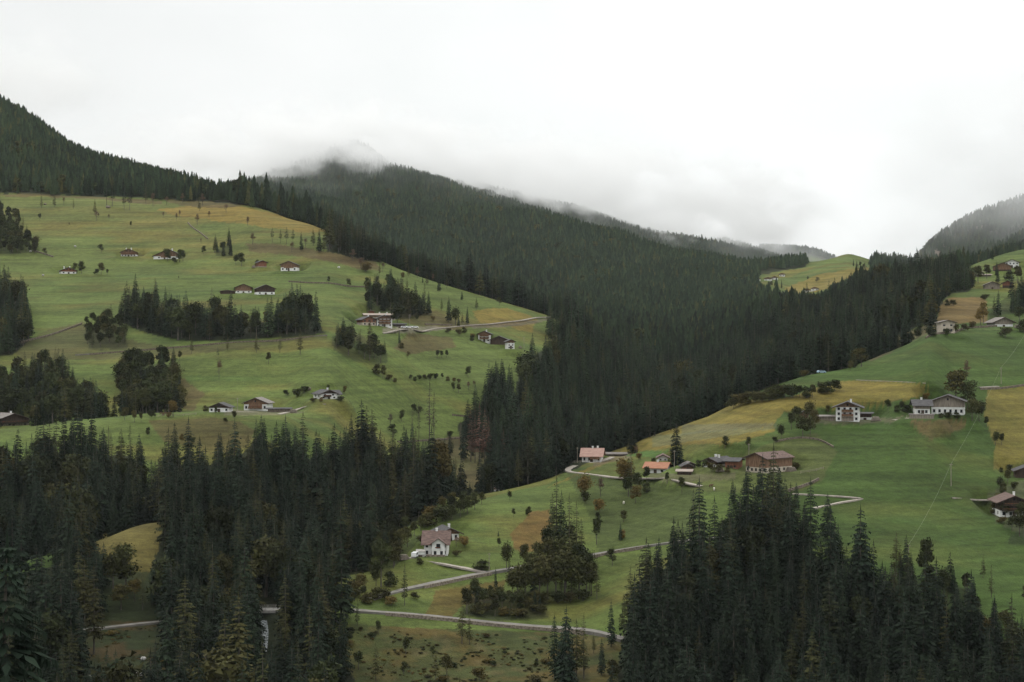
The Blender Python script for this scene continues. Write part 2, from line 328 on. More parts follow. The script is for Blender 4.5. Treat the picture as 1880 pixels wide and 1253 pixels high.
# ------------------------------------------------------------------ woods: (zone, density, mix spruce/larch/broadleaf, heights m, outline in the photo)
WOODS = [
 ('the wood above the upper left meadow', 1.0, (.88,.11,.01), (10, 16), P("-300 -50 0 110 150 215 400 295 470 330 452 378 420 373 300 367 220 362 100 358 0 356 -300 352")),
 ('the wide forested mountainside', 1.0, (.90,.09,.01), (14, 24),
  P("430 374 445 150 1480 380 1480 492 1400 503 1385 516 1432 545 1500 549 1545 524 1600 498 1605 440 1665 440 1720 470 1790 482 1780 505 1800 530 1740 543 1720 570 1720 592 1690 597 1650 616 1600 653 1560 674 1520 683 1470 691 1400 715 1340 742 1300 764 1200 799 1130 827 1040 868 1000 880 900 904 870 870 900 840 842 800 838 745 870 720 890 700 893 672 905 660 935 675 950 700 952 648 972 625 1000 612 1045 597 1000 577 900 547 800 518 720 482 660 478 598 428 588 408 540 397 450 378")),
 ('the rocky mountain at the right', 0.72, (.92,.07,.01), (10, 16), P("1662 495 1662 380 1880 280 2300 120 2300 420 1880 455 1800 478 1700 482")),
 ('the far hill beyond the saddle', 0.8, (.9,.1,0), (18, 24), P("1395 500 1395 380 1560 430 1560 486 1480 500")),
 ('the wood along the left frame edge', 1.0, (.75,.15,.1), (18, 26), P("-300 480 0 500 20 508 45 520 62 580 52 630 20 652 -300 662")),
 ('the thicket at the far left of the meadow', 1.0, (.1,.1,.8), (9, 14), P("-300 378 0 380 38 392 48 430 75 440 75 465 20 468 -300 470")),
 ('the mixed copse above the lower left terrace', 0.9, (.35,.15,.5), (13, 20), P("-300 650 0 668 60 632 125 640 140 700 165 692 212 732 215 765 0 776 -300 790")),
 ('the round copse left of the two terrace chalets', 1.1, (.2,.1,.7), (14, 19), P("216 700 222 650 242 634 320 634 336 690 330 748 230 762")),
 ('the long copse in the middle of the left meadow', 1.0, (.55,.15,.3), (15, 24), P("208 545 240 532 310 532 330 552 400 552 450 558 500 556 522 534 560 530 600 575 600 612 500 620 400 627 330 625 290 618 240 600 215 590")),
 ('the grey bushes left of the long copse', 1.0, (0,.1,.9), (7, 12), P("150 610 160 582 200 570 232 600 232 640 165 642")),
 ('the copse above the hillside inn', 1.0, (.5,.25,.25), (14, 21), P("672 515 690 495 740 512 790 528 795 580 745 586 675 578")),
 ('the copse below the hillside inn', 1.0, (.3,.2,.5), (12, 18), P("606 590 650 578 712 620 712 664 690 672 650 662 612 642")),
 ('the larch strip on the upper ridge', 0.9, (.25,.75,0), (16, 22), P("590 400 640 405 700 425 708 478 640 472 600 462")),
 ('the copse beside the upper barns', 0.8, (.5,.2,.3), (10, 15), P("392 445 420 428 432 470 395 470")),
 ('the dense lower left forest', 1.0, (.74,.19,.07), (17, 28),
  P("-300 790 60 800 105 778 180 768 190 795 218 778 258 792 270 855 290 835 330 800 370 805 395 790 430 800 478 742 500 790 548 760 565 790 620 775 665 745 695 785 720 800 745 790 800 812 835 850 870 902 820 914 765 958 700 1000 680 1050 640 1056 592 1080 606 1124 650 1160 655 1290 -300 1290")),
 ('the scrub slope under the brown dead spruces', 0.25, (.4,.2,.4), (6, 14), P("790 805 850 800 905 840 900 900 850 905 830 850")),
 ('the thicket behind the house with the brown roof', 1.0, (.1,.15,.75), (8, 14), P("690 990 760 958 830 914 885 906 886 924 850 950 790 966 765 1000 740 1030 700 1060")),
 ('the lower right spruce wood', 1.0, (.90,.09,.01), (19, 29),
  P("1132 1180 1140 1095 1180 1012 1225 955 1300 965 1312 925 1340 890 1372 866 1430 868 1492 940 1530 965 1575 985 1600 1000 1640 1010 1680 1040 1730 1070 1790 1100 1830 1120 1855 1130 1950 1150 2300 1200 2300 1290 1100 1290 1120 1230")),
 ('the clump of conifers in front of the lower road', 1.0, (.8,.2,0), (20, 27), P("1008 1165 1045 1112 1082 1130 1082 1290 1000 1290")),
 ('the leafy clump between the two roads', 1.0, (.1,.1,.8), (9, 15), P("948 1030 985 992 1060 980 1092 1040 1086 1095 1030 1102 950 1085")),
 ('the scrub above the lower road', 0.8, (.1,.1,.8), (4, 8), P("850 1100 900 1082 1000 1100 1010 1135 900 1138 850 1130")),
 ('the garden thicket at the right edge', 0.9, (.1,.1,.8), (7, 12), P("1850 960 1880 945 2300 900 2300 1100 1850 995")),
 ('the leafy border of the lower right wood', 1.0, (.45,.15,.4), (8, 15), P("1640 1010 1680 1030 1730 1055 1745 1035 1790 1060 1810 1100 1850 1140 1870 1190 1700 1190 1640 1100")),
 ('the dark conifers beside the right barns', 1.0, (.9,.1,0), (13, 18), P("1812 592 1816 545 1840 522 1900 500 2300 440 2300 540 1880 575 1840 578")),
 ('the scrub below the ochre strip', 0.35, (.2,.2,.6), (5, 11), P("1590 660 1640 620 1700 600 1715 612 1680 625 1610 655")),
]
CLEAR = [P("155 992 230 970 303 953 292 1012 264 1072 240 1062 222 1030 200 1020 165 1012"), P("-20 1052 50 1030 108 1005 98 1040 40 1055 0 1070"),
         P("1720 592 1722 565 1745 547 1812 545 1812 590"), P("845 855 895 850 905 905 860 905")]
SPARSE = [(P("140 1150 300 1140 305 1290 150 1290"), 0.10), (P("1280 990 1480 1180 1450 1253 1300 1253"), 0.75), (P("1290 600 1330 640 1330 660 1290 640"), 0.3)]

# ------------------------------------------------------------------ ground cover colours (albedo) per terrain vertex
def cover():
    px = np.repeat(pxs[:, None], NR, 1) + fbm(TX / 14, TY / 14, 41, 3) * 10
    py = TP + fbm(TX / 14, TY / 14, 47, 3) * 7
    vis = TP <= RM + 0.5
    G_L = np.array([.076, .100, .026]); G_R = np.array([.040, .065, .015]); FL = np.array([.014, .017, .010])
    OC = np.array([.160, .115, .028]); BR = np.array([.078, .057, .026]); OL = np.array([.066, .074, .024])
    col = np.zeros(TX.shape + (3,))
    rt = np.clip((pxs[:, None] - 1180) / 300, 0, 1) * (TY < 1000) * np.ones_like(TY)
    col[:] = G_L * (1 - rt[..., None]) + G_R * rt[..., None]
    up = np.clip((520 - TP) / 120, 0, 1)[..., None] * (pxs[:, None, None] < 1000)
    col = col * (1 - up * .35) + np.array([.115, .108, .034]) * up * .35
    # streaks of dry grass in the meadows
    st = np.clip(fbm(TX / 70, TY / 22, 61, 4) * 5 - 0.1, 0, 1)[..., None] * (1 - rt[..., None] * .7)
    col = col * (1 - .5 * st) + np.array([.135, .100, .028]) * .5 * st
    st = np.clip(fbm(TX / 50, TY / 18, 67, 4) * 5 - 0.2, 0, 1)[..., None]
    col = col * (1 - .42 * st) + np.array([.036, .066, .018]) * .42 * st
    def paint(poly, c, a=1.0, mod=0.0):
        m = inpoly(px, py, poly) & vis
        s = a * np.ones(m.sum())
        if mod: s = s * np.clip(1 - mod + mod * 2 * (fbm(TX[m] / 16, TY[m] / 10, 71, 4) + .5), 0, 1)
        col[m] = col[m] * (1 - s[:, None]) + np.array(c) * s[:, None]
    for t in [("285 386 330 380 420 378 470 385 540 400 592 412 602 428 560 427 480 417 400 406 330 396", OC, .9),
              ("866 572 905 566 935 566 965 578 988 588 925 598 880 592", OC, .8), ("938 600 985 590 976 610 950 606", OC, .8),
              ("1000 900 1130 833 1120 828 1200 797 1300 760 1340 738 1400 735 1450 728 1540 700 1570 699 1690 705 1705 720 1690 730 1590 745 1520 750 1440 755 1420 780 1425 792 1330 816 1250 818 1150 836", OC, .72),
              ("800 915 900 902 1000 878 1040 862 1010 890 960 900 860 920", OC, .35),
              ("1440 530 1500 505 1560 494 1610 490 1560 516 1500 537 1450 542", OC, .75), ("1395 512 1440 500 1500 490 1440 512", OC, .4),
              ("1812 716 1900 708 1900 850 1826 862 1822 800 1806 760", OC, .6), ("938 980 975 938 1012 934 1012 1005 960 1015 945 1008", (.115,.068,.022), .85),
              ("1720 562 1740 548 1812 545 1812 592 1722 594", (.115,.08,.03), .85), ("780 1132 800 1085 870 1075 930 1064 920 1100 850 1112 830 1134", (.085,.060,.018), .85),
              ("155 992 230 970 303 953 292 1012 264 1072 240 1062 222 1030 200 1020 165 1012", (.095,.08,.025), .9),
              ("984 556 1010 560 1010 575", OC, .5)]:
        paint(P(t[0]), t[1], t[2], .45)
    paint(P("1240 870 1440 806 1500 796 1537 830 1512 880 1470 902 1270 906"), OL, .75, .2)
    paint(P("1040 868 1200 885 1290 905 1290 990 1100 1020 1090 960"), (.042,.055,.017), .75, .3)  # slope turned from the light: its shade is painted into the ground colour
    paint(P("1668 770 1770 770 1778 785 1735 795 1710 810 1690 796"), (.095,.062,.030), .75, .8)
    for t in ["450 446 520 450 600 462 670 478 700 492 640 484 600 480 520 466 456 462", "735 572 800 572 850 590 885 600 830 606 760 596 735 590",
              "330 690 376 724 352 756 328 748", "750 612 830 620 838 636 750 650 720 640", "560 470 640 466 690 480 700 500 650 492",
              "285 364 420 366 455 378 400 384 330 378", "0 357 100 358 220 364 300 372 300 376 200 368 100 362 0 361"]:
        paint(P(t), BR, .8, .5)
    paint(P("272 772 400 768 440 775 470 790 455 820 400 836 300 812"), (.072,.056,.022), .8, .7)
    paint(P("20 640 80 610 150 590 220 620 320 640 600 612 600 622 320 655 140 662 40 660"), (.060,.052,.022), .7, .6)
    m = (py > 1146 + (px - 640) * .045) & (px > 590) & (px < 1140) & (TY > 440) & vis
    wg = np.clip((px[m] - 600 + fbm(TX[m] / 25, TY[m] / 25, 55, 3) * 160) / 60, 0, 1)[:, None]
    col[m] = col[m] * (1 - wg * .85) + np.array([.040, .046, .017]) * wg * .85
    q = (np.clip(fbm(TX[m] / 12, TY[m] / 8, 57, 5) * 5 + .35, 0, 1))[:, None] * wg
    col[m] = col[m] * (1 - .55 * q) + np.array([.105, .064, .020]) * .55 * q
    q = (np.clip(fbm(TX[m] / 5, TY[m] / 4, 59, 4) * 6 - .3, 0, 1))[:, None] * wg
    col[m] = col[m] * (1 - .5 * q) + np.array([.10, .078, .034]) * .5 * q
    paint(P("790 806 850 800 905 840 900 905 850 905 830 850"), (.07,.055,.028), .85, .5)
    paint(P("860 1100 920 1082 1000 1098 1010 1136 900 1142 850 1130"), (.034,.034,.018), .6, .9)
    paint(P("1590 662 1650 615 1720 590 1720 606 1670 630 1600 664"), (.075,.06,.03), .85, .4)
    # yards and bare ground by the farms
    for t, c in [("1490 768 1530 766 1640 768 1660 764 1640 776 1540 778 1480 776", (.14,.12,.08)), ("415 752 540 752 560 760 480 764 410 762", (.15,.13,.09)),
                 ("700 602 800 598 830 604 760 612 700 612", (.24,.20,.17)), ("1810 905 1880 880 1900 990 1830 960", (.10,.095,.06)),
                 ("1190 868 1260 872 1350 868 1350 880 1250 888 1190 880", (.13,.115,.07)), ("1080 845 1160 832 1160 842 1090 856", (.15,.12,.09)),
                 ("1850 490 1720 508 1800 500", (.2,.18,.14)), ("860 596 940 592 1010 584 1040 582 1000 590 940 600 870 604", (.15,.11,.10)),
                 ("1250 780 1425 776 1425 781 1250 800", (.11,.115,.075))]:
        paint(P(t), np.array(c) * .75, .6, .5)
    # mown strips / field borders
    for t, c, a in [("1195 800 1430 782 1430 786 1200 822", (.085,.10,.06), .5), ("1590 655 1650 625 1760 600 1880 600 1880 606 1760 606 1650 634 1590 662", (.1,.115,.05), .3),
                    ("340 690 480 692 480 700 340 700", (.05,.09,.024), .4), ("1150 836 1190 826 1230 830 1200 842", (.055,.11,.03), .8)]:
        paint(P(t), c, a, .1)
    # rocky mountain at the right
    rk = inpoly(px, py, P("1662 520 1662 380 1880 280 2300 120 2300 440 1880 458 1800 480 1700 500")) & (TY > 1500)
    rr = np.clip(fbm(TX / 60, TY / 120, 81, 4) * 7 + .15, 0, 1)
    col[rk] = (np.array([.035, .038, .024]) * (1 - rr[rk][:, None]) + np.array([.17, .135, .105]) * rr[rk][:, None])
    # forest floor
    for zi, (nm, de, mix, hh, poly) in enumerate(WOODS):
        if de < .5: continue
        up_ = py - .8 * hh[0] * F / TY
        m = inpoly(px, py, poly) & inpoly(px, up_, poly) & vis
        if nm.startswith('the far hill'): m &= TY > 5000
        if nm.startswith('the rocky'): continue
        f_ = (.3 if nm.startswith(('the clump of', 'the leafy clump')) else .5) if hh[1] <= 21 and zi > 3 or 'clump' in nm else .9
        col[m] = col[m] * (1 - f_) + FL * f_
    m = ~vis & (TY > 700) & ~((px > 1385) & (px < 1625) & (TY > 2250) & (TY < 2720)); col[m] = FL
    for poly in CLEAR[:3]:
        m = inpoly(px, py, poly) & vis
        if poly is CLEAR[1]: col[m] = G_R * 1.2
        elif poly is CLEAR[0]: col[m] = np.array([.105, .088, .027])
        else: col[m] = np.array([.115, .08, .03])
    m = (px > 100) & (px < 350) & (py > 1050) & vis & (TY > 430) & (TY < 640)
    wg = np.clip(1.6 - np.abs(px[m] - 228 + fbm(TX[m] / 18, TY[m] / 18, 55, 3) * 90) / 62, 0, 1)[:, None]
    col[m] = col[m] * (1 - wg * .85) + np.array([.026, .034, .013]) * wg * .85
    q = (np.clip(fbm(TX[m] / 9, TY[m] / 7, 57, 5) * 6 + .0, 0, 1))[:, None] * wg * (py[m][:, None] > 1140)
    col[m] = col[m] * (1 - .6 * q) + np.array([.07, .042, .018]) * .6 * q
    col[TY < 420] = FL * 1.2
    return col
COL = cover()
verts = np.stack([TX, TY, TZ], -1).reshape(-1, 3)
idx = np.arange(NC * NR).reshape(NC, NR)
quads = np.stack([idx[:-1, :-1], idx[1:, :-1], idx[1:, 1:], idx[:-1, 1:]], -1).reshape(-1, 4)
me = bpy.data.meshes.new('hillside')
me.vertices.add(len(verts)); me.vertices.foreach_set('co', verts.ravel())
me.loops.add(quads.size); me.loops.foreach_set('vertex_index', quads.ravel().astype(np.int32))
me.polygons.add(len(quads)); me.polygons.foreach_set('loop_start', np.arange(0, quads.size, 4, dtype=np.int32))
me.update(calc_edges=True); me.validate()
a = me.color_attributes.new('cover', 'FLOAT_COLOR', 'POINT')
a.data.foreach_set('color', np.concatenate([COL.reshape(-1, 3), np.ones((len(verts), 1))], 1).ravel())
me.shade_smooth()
gm, t, b = newmat('ground_cover'); L = t.links.new
at_ = t.nodes.new('ShaderNodeAttribute'); at_.attribute_name = 'cover'
tc = t.nodes.new('ShaderNodeTexCoord')
def nz(scale, stretch, detail, lo, hi, a0, a1, rough=.6):
    mp = t.nodes.new('ShaderNodeMapping'); mp.inputs['Scale'].default_value = stretch
    n = t.nodes.new('ShaderNodeTexNoise'); n.inputs['Scale'].default_value = scale; n.inputs['Detail'].default_value = detail; n.inputs['Roughness'].default_value = rough
    r = t.nodes.new('ShaderNodeMapRange'); r.inputs['From Min'].default_value = lo; r.inputs['From Max'].default_value = hi
    r.inputs['To Min'].default_value = a0; r.inputs['To Max'].default_value = a1
    L(tc.outputs['Object'], mp.inputs[0]); L(mp.outputs[0], n.inputs['Vector']); L(n.outputs[0], r.inputs[0]); return r, n
r1, n1 = nz(0.02, (1, 2.2, 1), 5, .3, .7, .76, 1.22)
r2, n2 = nz(0.25, (1, 1.6, 1), 6, .3, .7, .66, 1.34, .75)
r3, n3 = nz(1.5, (1, 1, 1), 4, .3, .7, .78, 1.22, .7)
m1 = t.nodes.new('ShaderNodeMath'); m1.operation = 'MULTIPLY'; m2_ = t.nodes.new('ShaderNodeMath'); m2_.operation = 'MULTIPLY'
r4, n4 = nz(1.0, (.012, .012, .55), 5, .32, .68, .74, 1.26, .62)      # terracettes and mowing lines along the contours
m3_ = t.nodes.new('ShaderNodeMath'); m3_.operation = 'MULTIPLY'; L(m2_.outputs[0], m3_.inputs[0]); L(r4.outputs[0], m3_.inputs[1])
L(r1.outputs[0], m1.inputs[0]); L(r2.outputs[0], m1.inputs[1]); L(m1.outputs[0], m2_.inputs[0]); L(r3.outputs[0], m2_.inputs[1])
sm = t.nodes.new('ShaderNodeVectorMath'); sm.operation = 'SCALE'; L(at_.outputs['Color'], sm.inputs[0]); L(m3_.outputs[0], sm.inputs['Scale'])
L(sm.outputs[0], b.inputs['Base Color'])
bn = t.nodes.new('ShaderNodeBump'); bn.inputs['Strength'].default_value = .6; bn.inputs['Distance'].default_value = .5
L(n3.outputs[0], bn.inputs['Height']); L(bn.outputs[0], b.inputs['Normal'])
b.inputs['Roughness'].default_value = .95; b.inputs['Specular IOR Level'].default_value = .1
me.materials.append(gm)
tag(link('hillside', me), kind='structure')

# ------------------------------------------------------------------ tree meshes
def tri_mesh(name, V, Fc, mat):
    me = bpy.data.meshes.new(name)
    V = np.asarray(V, np.float32).reshape(-1, 3); Fc = np.asarray(Fc, np.int32)
    me.vertices.add(len(V)); me.vertices.foreach_set('co', V.ravel())
    me.loops.add(Fc.size); me.loops.foreach_set('vertex_index', Fc.ravel())
    k = Fc.shape[1]
    me.polygons.add(len(Fc)); me.polygons.foreach_set('loop_start', np.arange(0, Fc.size, k, dtype=np.int32))
    me.update(calc_edges=True); me.materials.append(mat); return me
def conifer(seed, H=24., Rr=3.7, nw=30, nb=8, z0=.10, loose=0., lift=0.0, hi=True, tw=4):
    r = np.random.default_rng(seed); T = []
    for i in range(nw):
        t = (i + r.uniform(-.3, .3)) / nw; t = min(max(t, 0), 1)
        z = H * (z0 + (1 - z0) * t)
        rad = 1.1 * Rr * (1 - t) ** .72 * (.55 + .45 * min(1, (t + .03) * 7)) + .18
        for j in range(nb if t < .85 else max(4, nb - 3)):
            if r.random() < loose: continue
            a = r.uniform(0, 2 * math.pi); l = rad * r.uniform(.62, 1.18)
            dr = np.array([math.cos(a), math.sin(a), 0]); sd = np.array([-math.sin(a), math.cos(a), 0])
            droop = l * r.uniform(.22, .42) * (1 - lift)
            p0 = np.array([0, 0, z]); p1 = p0 + dr * l * .5 + np.array([0, 0, l * .02 - droop * .25]); p2 = p0 + dr * l + np.array([0, 0, -droop])
            wd = (l * r.uniform(.16, .26) + .12) * (.45 if tw > 4 else 1)
            dn = np.array([0, 0, -wd * .55])
            if hi:
                for sgn in (-1, 1):
                    e1 = p1 + sd * sgn * wd + dn; T += [p0, p1, e1]; T += [p1, p2, e1 + dr * l * .18 + sd * sgn * (-wd * .25)]
                for q in range(tw):
                    u = r.uniform(.3, 1.0); base = p0 + (p2 - p0) * u
                    o = sd * r.choice([-1, 1]) * wd * r.uniform(.5, 1.5) * (1.25 - u)
                    sk = 4. / tw if tw > 4 else 1.; T += [base + dr * l * .07 * sk, base - dr * l * .09 * sk, base + o + np.array([0, 0, -r.uniform(.25, .9) * (.25 + l * .22)])]
            else:
                e1 = p1 + sd * wd * 1.2 + dn; e2 = p1 - sd * wd * 1.2 + dn
                T += [p0, p2, e1]; T += [p0, e2, p2]
    T += [(-.16, 0, H * .93), (.16, 0, H * .93), (0, 0, H * 1.03)]; T += [(0, -.16, H * .93), (0, .16, H * .93), (0, 0, H * 1.03)]
    T = np.array(T, float)
    return T, np.arange(len(T)).reshape(-1, 3)
def tiered(seed, H=24., Rr=3.6, nt=7, seg=9):
    """distant conifer: ragged overlapping skirts"""
    r = np.random.default_rng(seed); T = []
    for i in range(nt):
        t0 = i / nt; zb = H * (.12 + .88 * t0); zt = min(H, zb + H * (.30 - .13 * t0)); rad = Rr * (1 - t0) ** .8 + .25
        off = r.uniform(-.15, .15, 2) * rad; ph = r.uniform(0, 6.28)
        rim = []
        for k in range(seg * 2):
            a = ph + math.pi * k / seg; q = rad * (r.uniform(.95, 1.25) if k % 2 else r.uniform(.55, .8))
            rim.append(np.array([math.cos(a) * q + off[0], math.sin(a) * q + off[1], zb - (r.uniform(0, .06) * H if k % 2 else -.02 * H)]))
        ap = np.array([0, 0, zt if i < nt - 1 else H * 1.02])
        for k in range(seg * 2): T += [rim[k], rim[(k + 1) % (seg * 2)], ap]
    T = np.array(T, float); return T, np.arange(len(T)).reshape(-1, 3)
def leafy(seed, H=13., Rr=4.2, nl=9, n=1300, z0=.26, sz=.42, oval=1.0):
    r = np.random.default_rng(seed); T = []
    lob = []
    for i in range(nl):
        a = r.uniform(0, 2*math.pi); q = r.uniform(.1, .58); zc = H * r.uniform(z0 + .18, .84)
        k = 1 - .5 * abs(zc / H - .55)
        lob.append((np.array([math.cos(a) * Rr * q * k, math.sin(a) * Rr * q * k, zc]), Rr * r.uniform(.36, .60), ))
    lob.append((np.array([0, 0, H * .80]), Rr * .48)); lob.append((np.array([0, 0, H * .50]), Rr * .66))
    for _ in range(n):
        c, rr = lob[r.integers(len(lob))]
        d = r.normal(size=3); d /= np.linalg.norm(d); d[2] = d[2] * .8 + .12
        p = c + d * rr * (r.uniform(.5, 1.0) if r.random() < .8 else r.uniform(1.0, 1.3)) * np.array([1, 1, oval])
        if p[2] < H * z0 * .8: continue
        a = r.normal(size=3); a /= np.linalg.norm(a); b_ = np.cross(a, d + r.normal(size=3) * .4); b_ /= np.linalg.norm(b_) + 1e-6
        s = sz * r.uniform(.6, 1.5)
        T += [p - a * s, p + a * s * .9 + b_ * s * .3, p + b_ * s * 1.3]
    T = np.array(T, float)
    return T, np.arange(len(T)).reshape(-1, 3)
def trunk_mb(H, r0, top=.96, limbs=0, seed=0, spread=3., zl=(.3, .75)):
    r = np.random.default_rng(seed); m = MB()
    k = 6; bend = r.uniform(-.25, .25, 2)
    pts = [(bend[0] * math.sin(i / k * 3), bend[1] * math.sin(i / k * 3), -1.5 + (H * top + 1.5) * i / k) for i in range(k + 1)]
    m.tube(pts, [r0 * (1.15 - i / k * .98) for i in range(k + 1)], 6)
    for i in range(limbs):
        z = H * r.uniform(*zl); a = r.uniform(0, 6.28); l = spread * r.uniform(.5, 1)
        m.tube([(0, 0, z), (math.cos(a) * l * .5, math.sin(a) * l * .5, z + l * .35), (math.cos(a) * l, math.sin(a) * l, z + l * .8)], [r0 * .42, r0 * .25, r0 * .06], 4)
    return m
def to_mb(TF):
    m = MB(); m.v = [tuple(v) for v in TF[0]]; m.f = [tuple(f) for f in TF[1]]; m.n = len(m.v); return m
# kind: (list of variants (crown TF, trunk MB, crown material, nominal height))
KIND = {}
KIND['spruce'] = [(conifer(s, Rr=rr, nw=nw), trunk_mb(24, .27, seed=s), 'spruce', 24) for s, rr, nw in ((1, 3.7, 30), (2, 3.2, 32), (3, 4.2, 28), (4, 3.4, 34))]
KIND['spruce_lo'] = [(tiered(s, Rr=rr, nt=nt), None, 'spruce', 24) for s, rr, nt in ((11, 3.8, 7), (12, 3.2, 8), (13, 4.2, 6), (14, 3.5, 7))]
KIND['spruce_near'] = [(conifer(5, Rr=4.4, nw=58, nb=12, tw=14), trunk_mb(24, .27, seed=5), 'spruce', 24)]
KIND['larch'] = [(conifer(s, Rr=rr, nw=24, nb=8, z0=.2, loose=.22, lift=.3), trunk_mb(24, .25, seed=s, limbs=6, spread=2.2, zl=(.1, .6)), 'larch', 24) for s, rr in ((21, 3.3), (22, 2.8), (23, 3.9))]
KIND['larch_lo'] = [(tiered(s, Rr=rr, nt=6, seg=7), None, 'larch', 24) for s, rr in ((31, 3.5), (32, 3.0))]
KIND['broadleaf'] = [(leafy(s, Rr=rr, nl=nl), trunk_mb(13, .26, .8, 7, s, 3.), 'leaf', 13) for s, rr, nl in ((41, 4.3, 9), (42, 3.6, 7), (43, 4.8, 12), (44, 3.2, 8))]
KIND['broadleaf_lo'] = [(leafy(s, Rr=rr, nl=9, n=260, sz=.95), None, 'leaf', 13) for s, rr in ((51, 4.3), (52, 3.6))]
KIND['round'] = [(leafy(s, Rr=rr, nl=5, n=1300, z0=.16, sz=.38), trunk_mb(13, .26, .7, 6, s, 2.6), 'leaf', 13) for s, rr in ((61, 4.4), (62, 4.9))]
KIND['bush'] = [(leafy(s, H=5, Rr=3.1, nl=6, n=1000, z0=.0, sz=.26, oval=.8), trunk_mb(5, .12, .6, 5, s, 1.8, (.05, .4)), 'leaf', 5) for s in (71, 72, 73)]
KIND['bare'] = [(leafy(s, Rr=rr, nl=8, n=520, z0=.3, sz=.26), trunk_mb(13, .2, .92, 16, s, 3.2, (.25, .8)), 'twig', 13) for s, rr in ((81, 3.4), (82, 2.6), (83, 3.9))]
KIND['pine'] = [(conifer(s, H=20, Rr=2.9, nw=13, nb=9, z0=.38, loose=.15, lift=.5), trunk_mb(20, .24, seed=s), 'spruce', 20) for s in (91, 92)]
KIND['tallpine'] = [(conifer(s, H=26, Rr=1.9, nw=26, nb=5, z0=.30, loose=.45, lift=.3), trunk_mb(26, .24, seed=s, limbs=8, spread=1.5, zl=(.2, .6)), 'twig', 26) for s in (95, 96)]
KIND['dead'] = [(conifer(s, Rr=2.3, nw=26, nb=6, z0=.22, loose=.35), trunk_mb(24, .24, seed=s, limbs=10, spread=1.4, zl=(.1, .6)), 'dead', 24) for s in (97, 98)]
CATN = {'spruce_near': ('spruce_tree', 'spruce tree'), 'spruce': ('spruce_tree', 'spruce tree'), 'larch': ('larch_tree', 'larch tree'), 'broadleaf': ('broadleaf_tree', 'tree'), 'round': ('broadleaf_tree', 'tree'),
        'bush': ('bush', 'bush'), 'bare': ('bare_tree', 'tree'), 'pine': ('pine_tree', 'pine tree'), 'tallpine': ('pine_tree', 'pine tree'), 'dead': ('dead_spruce', 'dead tree')}
MESH = {}
for k, vs in KIND.items():
    for i, (TF, tk, mt, hn) in enumerate(vs):
        cr = tri_mesh(k + '_crown', TF[0], TF[1], M[mt])
        tm = None
        if tk is not None: tm = tk.mesh(k + '_trunk', M['bark'])
        whole = to_mb(TF)
        if tk is not None: nb_ = len(whole.f); whole.add(tk.v, tk.f)
        wm = whole.mesh(k + '_whole', [M[mt], M['bark']])
        if tk is not None:
            mi = np.zeros(len(whole.f), np.int32); mi[nb_:] = 1; wm.polygons.foreach_set('material_index', mi)
        MESH[k, i] = (cr, tm, wm, hn)
def plant(kind, loc, H, wid=1.0, tint=0.0, shade=.5, parts=True, label=None, group=None, var=None, rz=None):
    i = rng.integers(len(KIND[kind])) if var is None else var
    cr, tm, wm, hn = MESH[kind, int(i)]; nm, cat = CATN[kind]
    s = H / hn; rz = float(rng.uniform(0, 6.28)) if rz is None else rz
    if parts:
        o = empty(nm, loc, rz); o.scale = (s * wid, s * wid, s)
        c = link('crown', cr, o); t_ = link('trunk', tm, o)
        c['tint'] = float(tint); c['shade'] = float(shade)
    else:
        o = link(nm, wm, None, loc); o.rotation_euler = (0, 0, rz); o.scale = (s * wid, s * wid, s)
        o['tint'] = float(tint); o['shade'] = float(shade)
    tag(o, label, cat, group); return o
# ------------------------------------------------------------------ roads, drawn over the ground as real ribbons with a downhill skirt
def smooth_path(pts, step=4.0):
    pts = np.array(pts); d = np.r_[0, np.cumsum(np.linalg.norm(np.diff(pts[:, :2], axis=0), axis=1))]
    n = max(4, int(d[-1] / step)); q = np.linspace(0, d[-1], n)
    o = np.stack([np.interp(q, d, pts[:, k]) for k in range(3)], 1)
    for _ in range(3): o[1:-1] = (o[:-2] + 2 * o[1:-1] + o[2:]) / 4
    return o
M['darkstone'] = mat_noise('dark_rubble_stone', (0.07, 0.058, 0.045), (0.19, 0.155, 0.12), 1.6, rough=0.95, bump=0.6)
ROADS = []          # sampled centre lines, keeps trees off the carriageway
def path_of(s): return smooth_path([at(x, y) for x, y in P(s)])
def edges(c, wd, off=0):
    d = np.gradient(c[:, :2], axis=0); d /= np.linalg.norm(d, axis=1)[:, None] + 1e-9
    nrm = np.stack([-d[:, 1], d[:, 0]], 1)
    return c[:, :2] + nrm * (wd / 2 + off), c[:, :2] - nrm * (wd / 2 + off)
def road(name, s, wd, mat, lift=.25, skirt=1.2, path=None):
    c = path_of(s) if path is None else path
    ROADS.append((c, wd)); l, r = edges(c, wd)
    zl = ground(l[:, 0], l[:, 1])[0]; zr = ground(r[:, 0], r[:, 1])[0]
    z = np.maximum((zl + zr) / 2, np.maximum(zl, zr) - .6) + lift
    for _ in range(4): z[1:-1] = (z[:-2] + 2 * z[1:-1] + z[2:]) / 4
    m = MB(); n = len(c)
    V = []
    for i in range(n):
        V += [(l[i, 0], l[i, 1], z[i]), (r[i, 0], r[i, 1], z[i]), (l[i, 0], l[i, 1], z[i] - skirt), (r[i, 0], r[i, 1], z[i] - skirt)]
    Fq = []
    for i in range(n - 1):
        a = 4 * i; b_ = a + 4
        Fq += [(a, a+1, b_+1, b_), (a, b_, b_+2, a+2), (a+1, a+3, b_+3, b_+1)]
    m.add(V, Fq); o = m.build(name, mat); tag(o, kind='structure'); return c, z, l, r
